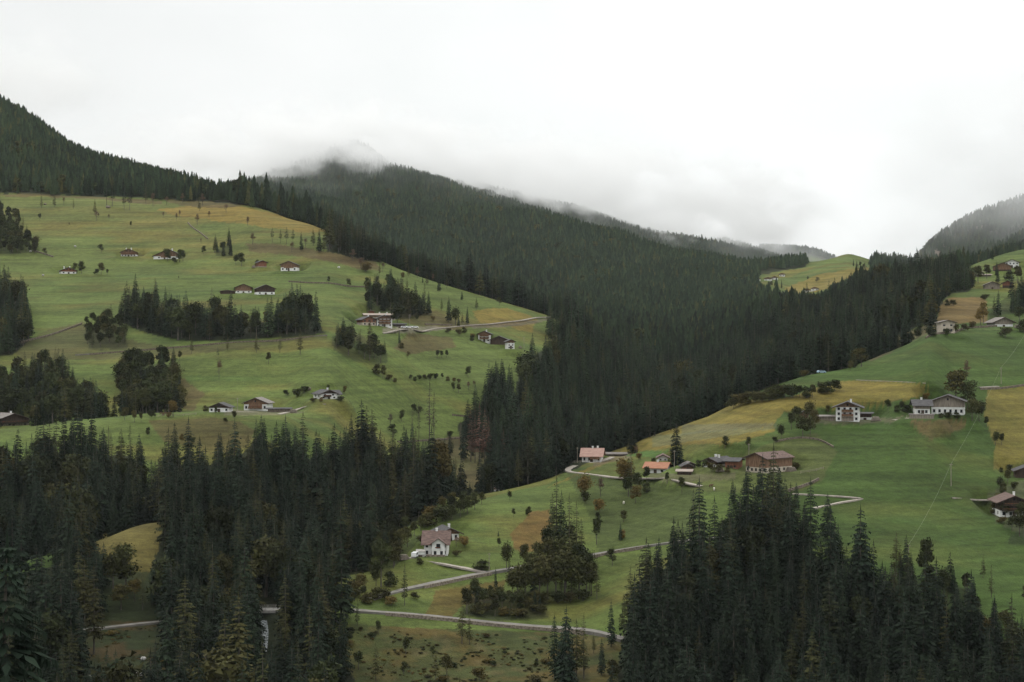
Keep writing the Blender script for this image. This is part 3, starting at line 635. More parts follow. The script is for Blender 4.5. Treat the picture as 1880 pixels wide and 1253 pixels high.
def wall_along(xy, ztop, zbot, th, name, label, cat, mat='stone', group=None):
    """a masonry wall following a line; ztop and zbot are arrays"""
    n = len(xy); d = np.gradient(xy, axis=0); d /= np.linalg.norm(d, axis=1)[:, None] + 1e-9
    nr = np.stack([-d[:, 1], d[:, 0]], 1) * th / 2; m = MB(); V = []
    for i in range(n):
        a, b_ = xy[i] + nr[i], xy[i] - nr[i]
        j = fbm(np.array([xy[i, 0] * .7]), np.array([xy[i, 1] * .7]), 5, 2)[0] * .25
        V += [(*a, zbot[i]), (*b_, zbot[i]), (*b_, ztop[i] + j), (*a, ztop[i] + j)]
    Fq = [(0, 1, 2, 3), (4*n-1, 4*n-2, 4*n-3, 4*n-4)]
    for i in range(n - 1):
        a = 4 * i
        for q in range(4): Fq.append((a + q, a + 4 + q, a + 4 + (q + 1) % 4, a + (q + 1) % 4))
    m.add(V, Fq); return tag(m.build(name, M[mat]), label, cat, group)
def front(l, r):      # the edge nearer to the camera
    return l if l[:, 1].mean() < r[:, 1].mean() else r
# lower road with its long retaining wall
c1, z1, l1, r1_ = road('road', "640 1120 665 1122 720 1126 790 1131 860 1139 920 1146 1000 1151 1060 1154 1115 1163 1150 1175", 5.0, M['asphalt'], .3)
fe = front(l1, r1_); off = fe + (fe - c1[:, :2]) / np.linalg.norm(fe - c1[:, :2], axis=1)[:, None] * .42
s_ = slice(3, len(c1) - 4); tt = np.linspace(0, 1, len(c1))
gb_ = ground(off[:, 0], off[:, 1])[0]
wall_along(off[s_], (z1 + .12)[s_], (np.minimum(gb_, z1) - 2.2)[s_], .6, 'retaining_wall', 'long rough stone retaining wall carrying the lowest road', 'retaining wall')
# lower road, left part, and the bridge over the ravine
cL, zL, lL, rL = road('road', "130 1160 200 1153 250 1146 300 1142 380 1136 440 1130 470 1128", 3.0, M['asphalt'], .3)
# upper road
c2, z2, l2, r2_ = road('road', "680 1100 740 1082 800 1070 860 1057 900 1050 960 1042 1020 1030 1080 1020 1140 1008 1185 1003 1240 996 1305 990 1350 985", 4.2, M['asphalt'], .3)
fe2 = front(l2, r2_); of2 = fe2 + (fe2 - c2[:, :2]) / np.linalg.norm(fe2 - c2[:, :2], axis=1)[:, None] * .36
ppx = CX + of2[:, 0] / of2[:, 1] * F
for a_, b_, lab, hh in ((765, 905, 'stone retaining wall under the upper road below the house with the brown roof', 2.2), (1080, 1200, 'low stone wall along the upper road left of the spruce wood', .9)):
    k = np.nonzero((ppx > a_) & (ppx < b_))[0]
    g_ = ground(of2[k, 0], of2[k, 1])[0]
    wall_along(of2[k], z2[k] + .06, np.minimum(g_, z2[k]) - hh, .5, 'retaining_wall', lab, 'retaining wall')
road('driveway', "752 1024 790 1030 820 1038 860 1046 895 1051", 3.4, M['gravel'], .2, .6)
# farm tracks
road('farm_track', "1125 840 1085 850 1052 856 1040 862 1045 869 1100 872 1160 877 1200 880 1245 889 1290 893", 3.0, M['gravel'], .2, .5)
road('farm_track', "1455 907 1500 909 1560 913 1600 916 1560 918 1520 927 1490 934", 2.6, M['gravel'], .2, .5)
road('farm_track', "1745 914 1765 914 1815 921", 2.0, M['gravel'], .2, .5)
road('farm_track', "1572 698 1620 700 1660 702 1700 704", 1.0, M['gravel'], .12, .3)
road('farm_track', "1472 692 1496 687", 3.0, M['gravel'], .2, .4)
road('farm_track', "700 612 745 607 790 604 850 598 900 596 960 589 1010 583 1036 582", 3.2, M['gravel'], .2, .6)
road('farm_track', "415 757 470 758 535 756 550 752 600 742", 2.8, M['gravel'], .15, .4)
road('farm_track', "1795 712 1830 710", 3.0, M['gravel'], .2, .4)
road('farm_track', "1640 772 1680 768", 3.0, M['gravel'], .2, .4)
# mid road across the left meadow with its wall
c3, z3, l3, r3_ = road('road', "138 652 180 649 230 645 290 640 340 636 400 631 470 627 540 622 600 616", 3.6, M['asphalt'], .3)
fe3 = front(l3, r3_); of3 = fe3 + (fe3 - c3[:, :2]) / np.linalg.norm(fe3 - c3[:, :2], axis=1)[:, None] * .36
g_ = ground(of3[:, 0], of3[:, 1])[0]
wall_along(of3[2:-2], z3[2:-2] + .05, np.minimum(g_[2:-2], z3[2:-2]) - 1.8, .5, 'retaining_wall', 'brownish stone retaining wall under the road that crosses the left meadow', 'retaining wall', 'darkstone')
# dry stone field walls
def field_wall(s, label, h=1.1, th=.6, mat='darkstone', name='field_wall', cat='field wall', group='dry stone walls between the fields'):
    c = path_of(s); g = ground(c[:, 0], c[:, 1])[0]
    wall_along(c[:, :2], g + h, g - .6, th, name, label, cat, mat, group)
field_wall("35 632 60 624 90 618 120 607 150 596", 'dark dry stone wall climbing to the grey bushes on the left')
field_wall("530 518 560 520 600 522 640 526 680 528", 'dark dry stone wall crossing the grass right of the two brown-gabled houses', .9)
field_wall("345 410 352 418 370 430 382 440", 'short dry stone wall above the leaning roof farmhouse', .9)
field_wall("60 461 80 466 98 473", 'low stone wall beside the round trees at the far left', .9)
field_wall("1447 903 1470 900 1490 893 1503 882", 'mossy stone wall curving down right of the big timber barn', 1.0)
field_wall("1425 812 1450 806 1480 803 1500 804 1520 812 1530 822", 'curved stone wall below the tree cluster left of the white three-storey house', .7)
field_wall("830 763 850 766 875 768", 'dark stone wall at the right edge of the lower green terrace meadow', .8)
field_wall("730 812 780 808 830 806 880 806", 'stone wall along the lower edge of the lower green terrace meadow', .8)
field_wall("1800 716 1840 714 1875 708 1900 706", 'stone wall along the top of the ochre field at the right edge', .9)
field_wall("780 597 800 597 830 598", 'light stone wall beside the terrace of the hillside inn', 1.1)
field_wall("1700 622 1740 612 1780 602 1830 600", 'low stone wall between the grey stone hut and the grey barn', 1.0)
# wooden rail fences
def fence(s, label, h=1.1, group='wooden rail fences'):
    c = path_of(s)[::1]; g = ground(c[:, 0], c[:, 1])[0]
    root = empty('rail_fence', (c[0, 0], c[0, 1], g[0])); o0 = np.array([c[0, 0], c[0, 1], g[0]])
    pts = np.c_[c[:, :2], g] - o0
    for p in pts[::1]:
        m = MB(); m.box(p[0]-.07, p[0]+.07, p[1]-.07, p[1]+.07, p[2]-.4, p[2]+h); m.build('post', M['greywood'], root)
    for zz in (.5, .95):
        m = MB(); m.tube([(p[0], p[1]-.1, p[2]+zz) for p in pts], .06, 4); m.build('rail', M['greywood'], root)
    tag(root, label, 'fence', group)
fence("1036 861 1046 856 1062 851 1080 850", 'wooden rail fence by the bend of the track below the pale red roofed house')
fence("1485 770 1510 771 1532 772", 'grey timber fence left of the white three-storey house')
fence("290 766 330 764 360 762", 'thin rail fence on the grass rim left of the two terrace chalets')
fence("1470 870 1500 868 1512 862", 'thin rail fence in the olive field right of the big timber barn')
fence("1664 768 1690 769 1712 768", 'timber fence in front of the annex of the white and timber barn')

# bridge over the ravine
bp = at(475, 1128); bq = at(522, 1124); by = (bp[1] + bq[1]) / 2
zb = max(bp[2], bq[2]) + .6; x0 = (472 - CX) / F * by - 2; x1 = (560 - CX) / F * by
br = empty('road_bridge', ((x0 + x1) / 2, by, zb)); hx = (x1 - x0) / 2
m = MB(); m.box(-hx, hx, -2.6, 2.6, -.9, 0); m.build('deck', M['concrete'], br)
for sy in (-2.5, 2.5):
    m = MB(); m.tube([(-hx, sy, .95), (hx, sy, .95)], .07, 4); m.tube([(-hx, sy, .5), (hx, sy, .5)], .05, 4)
    for i in range(8): xx = -hx + .2 + i * (2 * hx - .4) / 7; m.box(xx-.05, xx+.05, sy-.05, sy+.05, 0, .95)
    m.build('railing', M['concrete'], br)
for sx in (-hx + 1, hx - 1):
    m = MB(); m.box(sx - 1, sx + 1, -2.4, 2.4, -9, -.9); m.build('abutment', M['stone'], br)
tag(br, 'pale concrete road bridge over the ravine in the lower left forest', 'bridge')
# stream below the bridge
pts = [at(484, 1142), at(487, 1165), at(484, 1200)]
pts = smooth_path(pts, 2.); l_, r_ = edges(pts, 2.2); m = MB()
g0 = ground(pts[:, 0], pts[:, 1])[0] + .5
V = []; [V.extend([(l_[i, 0], l_[i, 1], g0[i]), (r_[i, 0], r_[i, 1], g0[i])]) for i in range(len(pts))]
m.add(V, [(2*i, 2*i+1, 2*i+3, 2*i+2) for i in range(len(pts)-1)])
M['water'] = mat_noise('white_water', (0.03, 0.04, 0.04), (0.30, 0.32, 0.32), 1.5, rough=.25, spec=.5)
tag(m.build('stream', M['water']), kind='structure')

# ------------------------------------------------------------------ buildings
LAND = []       # landmarks for the tree labels: px, py, short name
FOOT = []       # footprints kept free of trees: x, y, radius
def window(parent, x, y, z, w_, h_, face, shutters=False):
    """a framed pane set in a wall; face: 0 front (-y), 1 right (+x), 2 left (-x)"""
    fr = MB(); pn = MB(); t_ = .09
    def bx(m, a0, a1, d0, d1, b0, b1):
        if face == 0: m.box(x + a0, x + a1, y - d1, y - d0, z + b0, z + b1)
        elif face == 1: m.box(x + d0, x + d1, y + a0, y + a1, z + b0, z + b1)
        else: m.box(x - d1, x - d0, y + a0, y + a1, z + b0, z + b1)
    bx(fr, -w_/2 - t_, -w_/2, -.05, .07, -t_, h_ + t_); bx(fr, w_/2, w_/2 + t_, -.05, .07, -t_, h_ + t_)
    bx(fr, -w_/2, w_/2, -.05, .07, -t_, 0); bx(fr, -w_/2, w_/2, -.05, .07, h_, h_ + t_)
    bx(pn, -w_/2, w_/2, -.05, .03, 0, h_)
    f = fr.build('window', M['darkwood'], parent); pn.build('pane', M['glass'], f)
    if shutters:
        s = MB(); bx(s, -w_/2 - t_ - .5, -w_/2 - t_ - .02, .01, .06, 0, h_); bx(s, w_/2 + t_ + .02, w_/2 + t_ + .5, .01, .06, 0, h_)
        s.build('shutter', M['wood'], f)
def chalet(label, px, py, wpx, hpx, d, yaw=0, name='farmhouse', cat='farmhouse', low='white', up='wood', roof='roof_dark', lowfrac=.5, pitch=22,
           wins=(3,), over=1.1, balc=(), chim=1, panel=None, asym=0., side=False, sidewin=0, gwin=0, door=True, found=4, short=None, group=None, apron=None):
    """gabled house. wpx: facade width, hpx: eaves height in photo pixels; the gable faces the camera unless side=True (ridge across the view)"""
    p = at(px, py); s = p[1] / F; W = wpx * s; H = hpx * s
    yw = R(yaw) - math.atan2(p[0], p[1])
    root = empty(name, (p[0], p[1] + (0 if not side else 0), p[2]), yw); tag(root, label, cat, group)
    d = float(d); hw = W / 2
    FOOT.append((p[0] - math.sin(yw) * d / 2, p[1] + d / 2 * math.cos(yw), max(W, d) / 2 + 2))
    if short: LAND.append((px, py, short))
    h1 = H * lowfrac; tp = math.tan(R(pitch))
    m = MB(); m.box(-hw, hw, 0, d, -found, h1)
    if low != 'none': m.build('wall', M[low], root)
    def zr(x): return H + (hw - abs(x - asym * hw)) * tp if not asym else H + (hw * (1 + asym) if x <= asym * hw else hw * (1 - asym)) * 0 
    m = MB()
    if not side:
        ax = asym * hw; az = H + hw * tp
        prof = [(-hw, h1), (hw, h1), (hw, az - (hw - ax) * tp), (ax, az), (-hw, az - (hw + ax) * tp)]
        if asym: prof[2] = (hw, max(h1 + .3, prof[2][1])); prof[4] = (-hw, max(h1 + .3, prof[4][1]))
        if lowfrac < 1: e = .04; m.prism([(x * (1 + e / hw) if abs(x) > hw * .99 else x, z) for x, z in prof], -e, d + e)
        else: m.prism([(prof[4][0], H - .02), (hw, H - .02), (ax, az)], 0, d)
        m.build('upper_wall' if lowfrac < 1 else 'gable_wall', M[up], root)
        m = MB(); th = .28
        for sg, ex in ((-1, prof[4]), (1, prof[2])):
            sl = (az - ex[1]) / max(abs(ax - ex[0]), .1); xo = ex[0] + sg * over; zo = ex[1] - over * sl
            m.prism([(ax, az), (xo, zo), (xo, zo + th), (ax, az + th)] if sg < 0 else [(ax, az), (ax, az + th), (xo, zo + th), (xo, zo)], -over * .9, d + over * .6)
        rf = m.build('roof', M[roof], root)
        m = MB()
        for sg, ex in ((-1, prof[4]), (1, prof[2])):     # barge boards
            sl = (az - ex[1]) / max(abs(ax - ex[0]), .1); xo = ex[0] + sg * over; zo = ex[1] - over * sl
            m.prism([(ax, az - .12), (xo, zo - .12), (xo, zo + .2), (ax, az + .2)], -over * .9 - .08, -over * .9 - .005)
        m.build('barge_board', M['darkwood'], root)
        cz = az; cxs = [ax + hw * .25, ax - hw * .45]; cy0 = d * .45
    else:
        hd = d / 2; az = H + hd * tp
        m.add([(-hw-.04, -.04, h1), (hw+.04, -.04, h1), (hw+.04, d+.04, h1), (-hw-.04, d+.04, h1), (-hw-.04, -.04, H), (hw+.04, -.04, H), (hw+.04, d+.04, H), (-hw-.04, d+.04, H), (-hw-.04, hd, az), (hw+.04, hd, az)],
              [(0,1,5,4), (1,2,6,9,5), (2,3,7,6), (3,0,4,8,7)])
        m.build('upper_wall', M[up], root)
        m = MB(); th = .28
        for y0, y1 in ((hd, -over), (hd, d + over)):
            zo = H - over * tp
            m.add([(-hw-over, y0, az), (hw+over, y0, az), (hw+over, y1, zo), (-hw-over, y1, zo), (-hw-over, y0, az+th), (hw+over, y0, az+th), (hw+over, y1, zo+th), (-hw-over, y1, zo+th)],
                  [(0,1,2,3), (7,6,5,4), (0,4,5,1), (1,5,6,2), (2,6,7,3), (3,7,4,0)])
        rf = m.build('roof', M[roof], root)
        cz = az; cxs = [0., hw * .5]; cy0 = hd
    for k in range(chim):
        m = MB(); cx_ = cxs[k % 2]; m.box(cx_-.35, cx_+.35, cy0 + k * 1.2 - .35, cy0 + k * 1.2 + .35, cz - 1.2, cz + 1.0)
        m.box(cx_-.45, cx_+.45, cy0 + k * 1.2 - .45, cy0 + k * 1.2 + .45, cz + 1.0, cz + 1.12); m.build('chimney', M['white'], rf)
    if panel:       # timber panel set between white corners: fraction of width, from, to (metres)
        m = MB(); m.box(-hw * panel[0], hw * panel[0], -.16, .02, H * panel[1], H * panel[2]); m.build('timber_panel', M[panel[3] if len(panel) > 3 else 'wood'], root)
    ns = len(wins); base = 0.
    for k, n in enumerate(wins):
        sh = (H if lowfrac >= .95 or ns > 1 else h1) / max(1, ns); z = sh * k + sh * .32; wh = min(1.25, sh * .45); ww = min(1.05, W / (n + 1) * .42) if n else 0
        for i in range(n):
            x = -hw + W * (i + .5) / n
            if k == 0 and door and n > 2 and i == n // 2: continue
            window(root, x, -.06 if (panel and panel[1] * H < z < panel[2] * H) or z > h1 else 0, z, ww, wh, 0)
    for i in range(gwin):
        x = (i - (gwin - 1) / 2) * W * .22; window(root, x, -.05, H + hw * tp * .18, .7, .8, 0)
    for i in range(sidewin):
        y = d * (i + .7) / (sidewin + .4)
        window(root, hw, y, h1 * .35, .9, min(1.1, h1 * .4), 1); window(root, -hw, y, h1 * .35, .9, min(1.1, h1 * .4), 2)
    if door:
        m = MB(); m.box(-.65, .65, -.1, .04, -.05, min(2.1, h1 * .8)); m.build('door', M['darkwood'], root)
    for (bz, bw, x0b) in balc:
        m = MB(); z0 = H * bz; b0 = x0b * hw
        m.box(b0 - hw * bw, b0 + hw * bw, -1.2, -.05, z0 - .15, z0)
        m.box(b0 - hw * bw, b0 + hw * bw, -1.25, -1.15, z0, z0 + .95)
        for i in range(5): xx = b0 - hw * bw + .06 + i * (2 * hw * bw - .12) / 4; m.box(xx-.06, xx+.06, -1.3, -1.14, z0 - .4, z0 + 1.0)
        bo = m.build('balcony', M['darkwood' if up == 'darkwood' else 'wood'], root)
        m = MB(); m.box(b0 - hw * bw * .9, b0 + hw * bw * .9, -1.42, -1.26, z0 + .65, z0 + .98); m.build('flower_box', M['flowers'], bo)
    if apron:       # plinth / terrace in front: width fraction, depth, height
        m = MB(); m.box(-hw * apron[0], hw * apron[0], -apron[1], -.02, -found, apron[2]); m.build('terrace', M['stone'], root)
    return root, p, W, H
B_ = chalet
B_('small chalet with orange-brown timber gable over a white ground floor, high on the left meadow', 236, 471, 27, 8, 11, -8, wins=(5,), gwin=2, roof='roof_brown', lowfrac=.42, chim=2, balc=((.45,.9,0),), short='the small high chalet')
B_('farmhouse whose roof slopes long and low to the left, with trees crowding its right wall', 302, 476, 40, 9, 12, -10, wins=(2,), asym=.35, lowfrac=.55, panel=(.35,.3,.95), pitch=24, short='the long-roofed farmhouse')
B_('little chalet with red-brown gable and white base, lowest and leftmost on the upper meadow', 126, 503, 27, 6, 10, 8, up='redwood', wins=(3,), gwin=2, chim=2, lowfrac=.62, short='the red-gabled chalet')
B_('small brown log barn left of the white house with the wide brown gable', 482, 491, 15, 9, 8, 15, name='barn', cat='barn', low='greywood', up='redwood', wins=(), door=False, chim=0, lowfrac=.2, short='the small log barn')
B_('white house with a wide brown timber gable and white corners in the upper meadow', 530, 498, 29, 12, 12, -10, low='white', lowfrac=.55, wins=(4,), panel=(.62,.45,1.0), chim=0, up='wood', short='the white house under the pines')
B_('brown-gabled farmhouse above the long copse, right of the flat shed', 447, 538, 29, 10, 11, 0, up='wood', wins=(3,), chim=0, lowfrac=.35, short='the brown-gabled farmhouse')
B_('long low shed with a flat pinkish roof left of the brown-gabled farmhouse', 418, 540, 27, 5, 7, 0, name='shed', cat='shed', low='darkwood', up='darkwood', roof='roof_pale', pitch=6, wins=(), chim=0, door=False, lowfrac=.5, over=.8)
B_('dark gabled house half hidden behind the trees of the long copse', 488, 541, 33, 11, 11, 8, low='white', up='darkwood', wins=(3,), chim=0, lowfrac=.4)
B_('tiny white house on the skyline of the meadow ridge against the forest', 721, 485, 12, 5, 8, -20, wins=(2,), chim=0, roof='roof_brown', low='white', up='white')
# the hillside inn: the gabled front house and the long wing behind it
B_('white inn with stacked timber balconies and a dark gable, front building of the group', 706, 600, 28, 15, 12, 6, name='inn', cat='inn', lowfrac=.95, wins=(4, 4, 4), balc=((.35,.75,0), (.68,.75,0)), roof='roof_dark', up='wood', chim=1, short='the hillside inn', over=1.4)
B_('long inn wing with a pale low roof behind the gabled inn', 698, 588, 56, 9, 14, 4, name='inn_wing', cat='inn', side=True, low='cream', up='wood', roof='roof_pale', pitch=9, wins=(7,), chim=2, lowfrac=.6)
B_('brown timber house with a dark roof attached left of the gabled inn', 678, 598, 26, 11, 11, 20, low='cream', up='redwood', wins=(3, 3), lowfrac=.5, chim=1)
B_('square brick-red tower house rising behind the inn wing', 682, 580, 10, 8, 8, 0, name='tower_house', cat='house', low='redwood', up='redwood', pitch=12, wins=(2,), chim=0, roof='roof_pale', door=False)
B_('low dark terrace hall with a flat roof right of the inn', 733, 602, 22, 6, 8, 0, name='terrace_hall', cat='hall', side=True, low='cream', up='darkwood', roof='roof_dark', pitch=7, wins=(5,), chim=0, lowfrac=.4)
B_('white three-storey house with orange balconies, leftmost of the group at the meadow edge', 889, 628, 22, 15, 11, -6, lowfrac=.8, wins=(3, 3, 3), balc=((.38,.75,0), (.70,.75,0)), chim=1, short='the white balcony house')
B_('broad black-boarded barn between the balcony house and the narrow white house', 916, 633, 31, 9, 14, -4, name='barn', cat='barn', low='darkwood', up='darkwood', wins=(), door=True, chim=0, lowfrac=.3, roof='roof_dark', short='the black barn')
B_('narrow white house with a dark gable, rightmost of the group at the meadow edge', 938, 641, 13, 14, 9, 10, lowfrac=.8, wins=(2, 2, 2), chim=0)
B_('white house with a broad dark roof, balcony and shrubs on the sunny terrace meadow', 604, 733, 31, 10, 11, 22, lowfrac=.98, up='darkwood', wins=(3, 2), balc=((.45,.5,-.3),), chim=1, short='the white terrace house', sidewin=2)
B_('long white side wing right of the broad dark-roofed white terrace house', 617, 732, 16, 8, 9, 18, name='house_wing', cat='house', side=True, low='white', up='white', wins=(2,), chim=0, door=False)
B_('white chalet with a black timber gable, left of the two terrace chalets', 402, 757, 36, 9, 12, -10, up='darkwood', lowfrac=.85, wins=(4,), gwin=1, chim=0, short='the black-gabled chalet')
B_('chalet with white corners and a brown timber middle, right of the two terrace chalets', 469, 754, 43, 14, 13, -14, up='wood', lowfrac=.80, wins=(5,), panel=(.58,.25,1.0,'wood'), gwin=1, roof='roof_grey', chim=0, short='the timber-fronted chalet', door=False, balc=((.3,.6,0),))
B_('low timber woodshed with a flat roof right of the two terrace chalets', 512, 757, 40, 6, 5, -4, name='woodshed', cat='shed', side=True, low='stone', up='greywood', pitch=8, wins=(), chim=0, door=False, roof='roof_dark')
B_('long wooden house with a grey roof and front balcony, cut by the left frame edge', 25, 782, 62, 12, 16, 28, up='darkwood', low='stone', lowfrac=.35, roof='roof_grey', wins=(4,), balc=((.45,.9,0),), chim=1, short='the grey-roofed house at the left edge', pitch=18)
B_('tiny white hut on the ridge meadow left of the tall larches', 912, 902, 10, 5, 5, -10, name='hut', cat='hut', wins=(1,), chim=0, door=False, roof='roof_pink', over=.4)
# right hill
B_('white chalet with a big pale red roof by the bend of the track', 1086, 849, 35, 12, 10, -6, side=True, low='white', up='wood', roof='roof_pink', pitch=30, wins=(4,), chim=2, lowfrac=.9, short='the pale red roofed chalet', balc=((.55,.5,.35),))
B_('low grey shed with a long flat roof right of the pale red roofed chalet', 1132, 838, 34, 4, 6, -6, name='shed', cat='shed', side=True, low='stone', up='greywood', roof='roof_grey', pitch=8, wins=(), chim=0, door=False)
B_('white bungalow with an orange tiled roof above the track', 1203, 869, 38, 10, 10, -12, side=True, low='white', up='white', roof='roof_orange', pitch=20, wins=(3,), chim=1, lowfrac=.8, short='the orange-roofed bungalow')
B_('small white house with a rounded dark roof behind the orange-roofed bungalow', 1217, 846, 17, 6, 8, 0, low='white', up='white', roof='roof_brown', wins=(2,), chim=0, door=False, pitch=26)
B_('tiny pale garden hut with a grey roof between the orange bungalow and the barn', 1267, 856, 14, 4, 5, 10, name='hut', cat='hut', low='wood', up='darkwood', roof='roof_grey', wins=(), chim=0)
B_('brown log hut under a dark gable in the middle of the hamlet', 1263, 862, 18, 6, 6, 8, name='hut', cat='hut', low='redwood', up='darkwood', roof='roof_dark', wins=(), chim=0)
B_('open tool shed with a pale pinkish roof and dark front below the hamlet', 1256, 872, 25, 6, 6, -4, name='shed', cat='shed', side=True, low='darkwood', up='darkwood', roof='roof_pale', pitch=10, wins=(), chim=0, door=False, over=.8)
B_('dark chalet with white lower windows and chimneys left of the big timber barn', 1303, 858, 28, 11, 13, -32, low='white', up='darkwood', roof='roof_dark', wins=(4,), chim=2, lowfrac=.45, short='the dark chalet')
B_('brown annex with an almost flat dark roof between the dark chalet and the big barn', 1343, 860, 24, 13, 9, -12, name='annex', cat='farmhouse', side=True, low='redwood', up='redwood', roof='roof_dark', pitch=12, wins=(2,), chim=0)
B_('big timber barn with a grey roof on a stone base, largest of the ridge hamlet', 1388, 868, 47, 27, 17, -38, name='barn', cat='barn', low='cream', up='wood', roof='roof_brown', lowfrac=.36, wins=(5,), gwin=0, chim=0, sidewin=5, short='the big timber barn', pitch=20, door=False)
B_('tall white three-storey farmhouse with central balconies and dark roof', 1556, 774, 42, 27, 13, -2, lowfrac=.97, wins=(4, 4, 4), balc=((.36,.50,0), (.66,.50,0)), roof='roof_dark', up='wood', chim=1, over=2.0, short='the white three-storey farmhouse', gwin=1, panel=(.52,.02,.30,'greywood'), door=False)
B_('dark-roofed garage with a balcony deck right of the white three-storey farmhouse', 1588, 771, 21, 11, 7, -4, name='garage', cat='garage', side=True, low='white', up='darkwood', roof='roof_dark', pitch=6, wins=(), chim=0, door=True, lowfrac=.4)
B_('low grey timber stable left of the white three-storey farmhouse', 1517, 772, 30, 7, 5, 4, name='stable', cat='stable', side=True, low='greywood', up='greywood', roof='roof_grey', pitch=8, wins=(), chim=0, door=False)
B_('brown gabled hay hut among the trees left of the white three-storey farmhouse', 1477, 768, 15, 9, 6, 6, name='hay_hut', cat='hut', low='wood', up='wood', roof='roof_dark', wins=(), chim=0, door=False)
B_('great barn with weathered timber front over a white wall with a row of small windows', 1740, 762, 58, 25, 16, -2, name='barn', cat='barn', low='white', up='greywood', roof='roof_dark', lowfrac=.56, wins=(6,), gwin=1, chim=0, pitch=20, door=False, over=1.6, short='the white and timber barn')
B_('white annex with a dark overhanging roof left of the great white and timber barn', 1694, 762, 26, 18, 11, 6, name='annex', cat='farmhouse', side=True, low='white', up='greywood', roof='roof_dark', lowfrac=.6, pitch=20, wins=(2,), chim=1, over=1.5)
B_('pale plank terrace shed in front of the white annex', 1692, 769, 44, 7, 3, 0, name='shed', cat='shed', side=True, low='greywood', up='greywood', roof='roof_grey', pitch=5, wins=(), chim=0, door=False, over=.3)
B_('pale stone hut with a dark flat roof at the top of the green right slope', 1740, 612, 26, 20, 9, 14, name='hut', cat='hut', low='cream', up='cream', roof='roof_grey', pitch=14, lowfrac=.8, wins=(2, 2), chim=0, short='the pale stone hut')
B_('grey weathered barn with a white corner base at the top right', 1843, 600, 34, 9, 13, 20, name='barn', cat='barn', low='white', up='greywood', roof='roof_grey', pitch=24, lowfrac=.45, wins=(), chim=0, short='the grey hilltop barn', over=1.8)
B_('dark brown chalet with a wide gable below the row of white windows, upper right', 1841, 498, 30, 9, 11, 6, low='darkwood', up='wood', roof='roof_dark', wins=(3,), chim=0, lowfrac=.3, short='the upper right chalet')
B_('long white-fronted house with dark bays behind the dark brown chalet, upper right', 1858, 492, 24, 10, 9, 0, low='white', up='white', roof='roof_dark', wins=(4, 4), chim=0, lowfrac=.6)
B_('grey open barn left of its brown gabled neighbour, upper right', 1822, 531, 26, 8, 10, 8, name='barn', cat='barn', low='greywood', up='greywood', roof='roof_grey', wins=(), chim=0)
B_('brown gabled barn with a white post, right of the grey open barn', 1850, 529, 18, 9, 9, 0, name='barn', cat='barn', low='darkwood', up='redwood', roof='roof_dark', wins=(), chim=0, lowfrac=.5)
B_('pale-roofed long shed on the bright green slope, upper right', 1806, 508, 26, 3, 6, 8, name='shed', cat='shed', side=True, low='greywood', up='greywood', roof='roof_pale', pitch=8, wins=(), chim=0, door=False)
B_('large chalet with dark timber gable, flowered balconies and white wall at the right frame edge', 1862, 950, 50, 29, 13, 14, up='darkwood', lowfrac=.42, wins=(4,), gwin=3, balc=((.42,.9,0), (.75,.8,0)), roof='roof_brown', chim=1, over=1.8, short='the flowered chalet at the right edge', sidewin=2)
B_('dark wooden barn above the flowered chalet, cut by the right frame edge', 1884, 878, 36, 13, 10, 6, name='barn', cat='barn', low='darkwood', up='darkwood', roof='roof_dark', wins=(), chim=0)
# centre, by the upper road
bh = B_('white house with a brown tiled roof and rounded terrace beside the driveway', 800, 1021, 43, 24, 10, -4, side=True, low='white', up='white', roof='roof_brown', pitch=36, wins=(4, 4), chim=1, lowfrac=.8, short='the brown-roofed white house', balc=((.5,.25,.2),), apron=(.8, 2.2, .6))
def cross_gable(b, xc, gw, out_, H, roof):
    root = b[0]; t_ = math.tan(R(36)); zt = H + gw * t_
    m = MB(); m.prism([(xc - gw, .0), (xc + gw, .0), (xc + gw, H), (xc, zt), (xc - gw, H)], -out_, .5); m.build('gable_bay', M['white'], root)
    m = MB(); o_ = .7
    for sg in (-1, 1):
        p_ = [(xc, zt + .02), (xc + sg * (gw + o_), H - o_ * t_ + .02), (xc + sg * (gw + o_), H - o_ * t_ + .28), (xc, zt + .28)]
        m.prism(p_ if sg > 0 else p_[::-1], -out_ - .8, 5.0)
    m.build('gable_roof', M[roof], root)
    window(root, xc, -out_, H * .62, 1.3, 1.5, 0)
    for dx in (-gw * .5, gw * .5): window(root, xc + dx, -out_, H * .15, .8, 1.1, 0)
cross_gable(bh, bh[2] * .12, 2.3, 1.3, bh[3], 'roof_brown')
B_('white house with a grey and white roof just behind the brown-roofed house', 826, 992, 34, 14, 11, 14, low='white', up='wood', roof='roof_dark', pitch=24, wins=(3,), chim=1, lowfrac=.8, over=1.6)
B_('low white garage with a railed roof terrace left of the brown-roofed house', 772, 1023, 15, 9, 6, 0, name='garage', cat='garage', side=True, low='concrete', up='white', roof='concrete', pitch=1, wins=(), chim=0, door=True, over=.2)
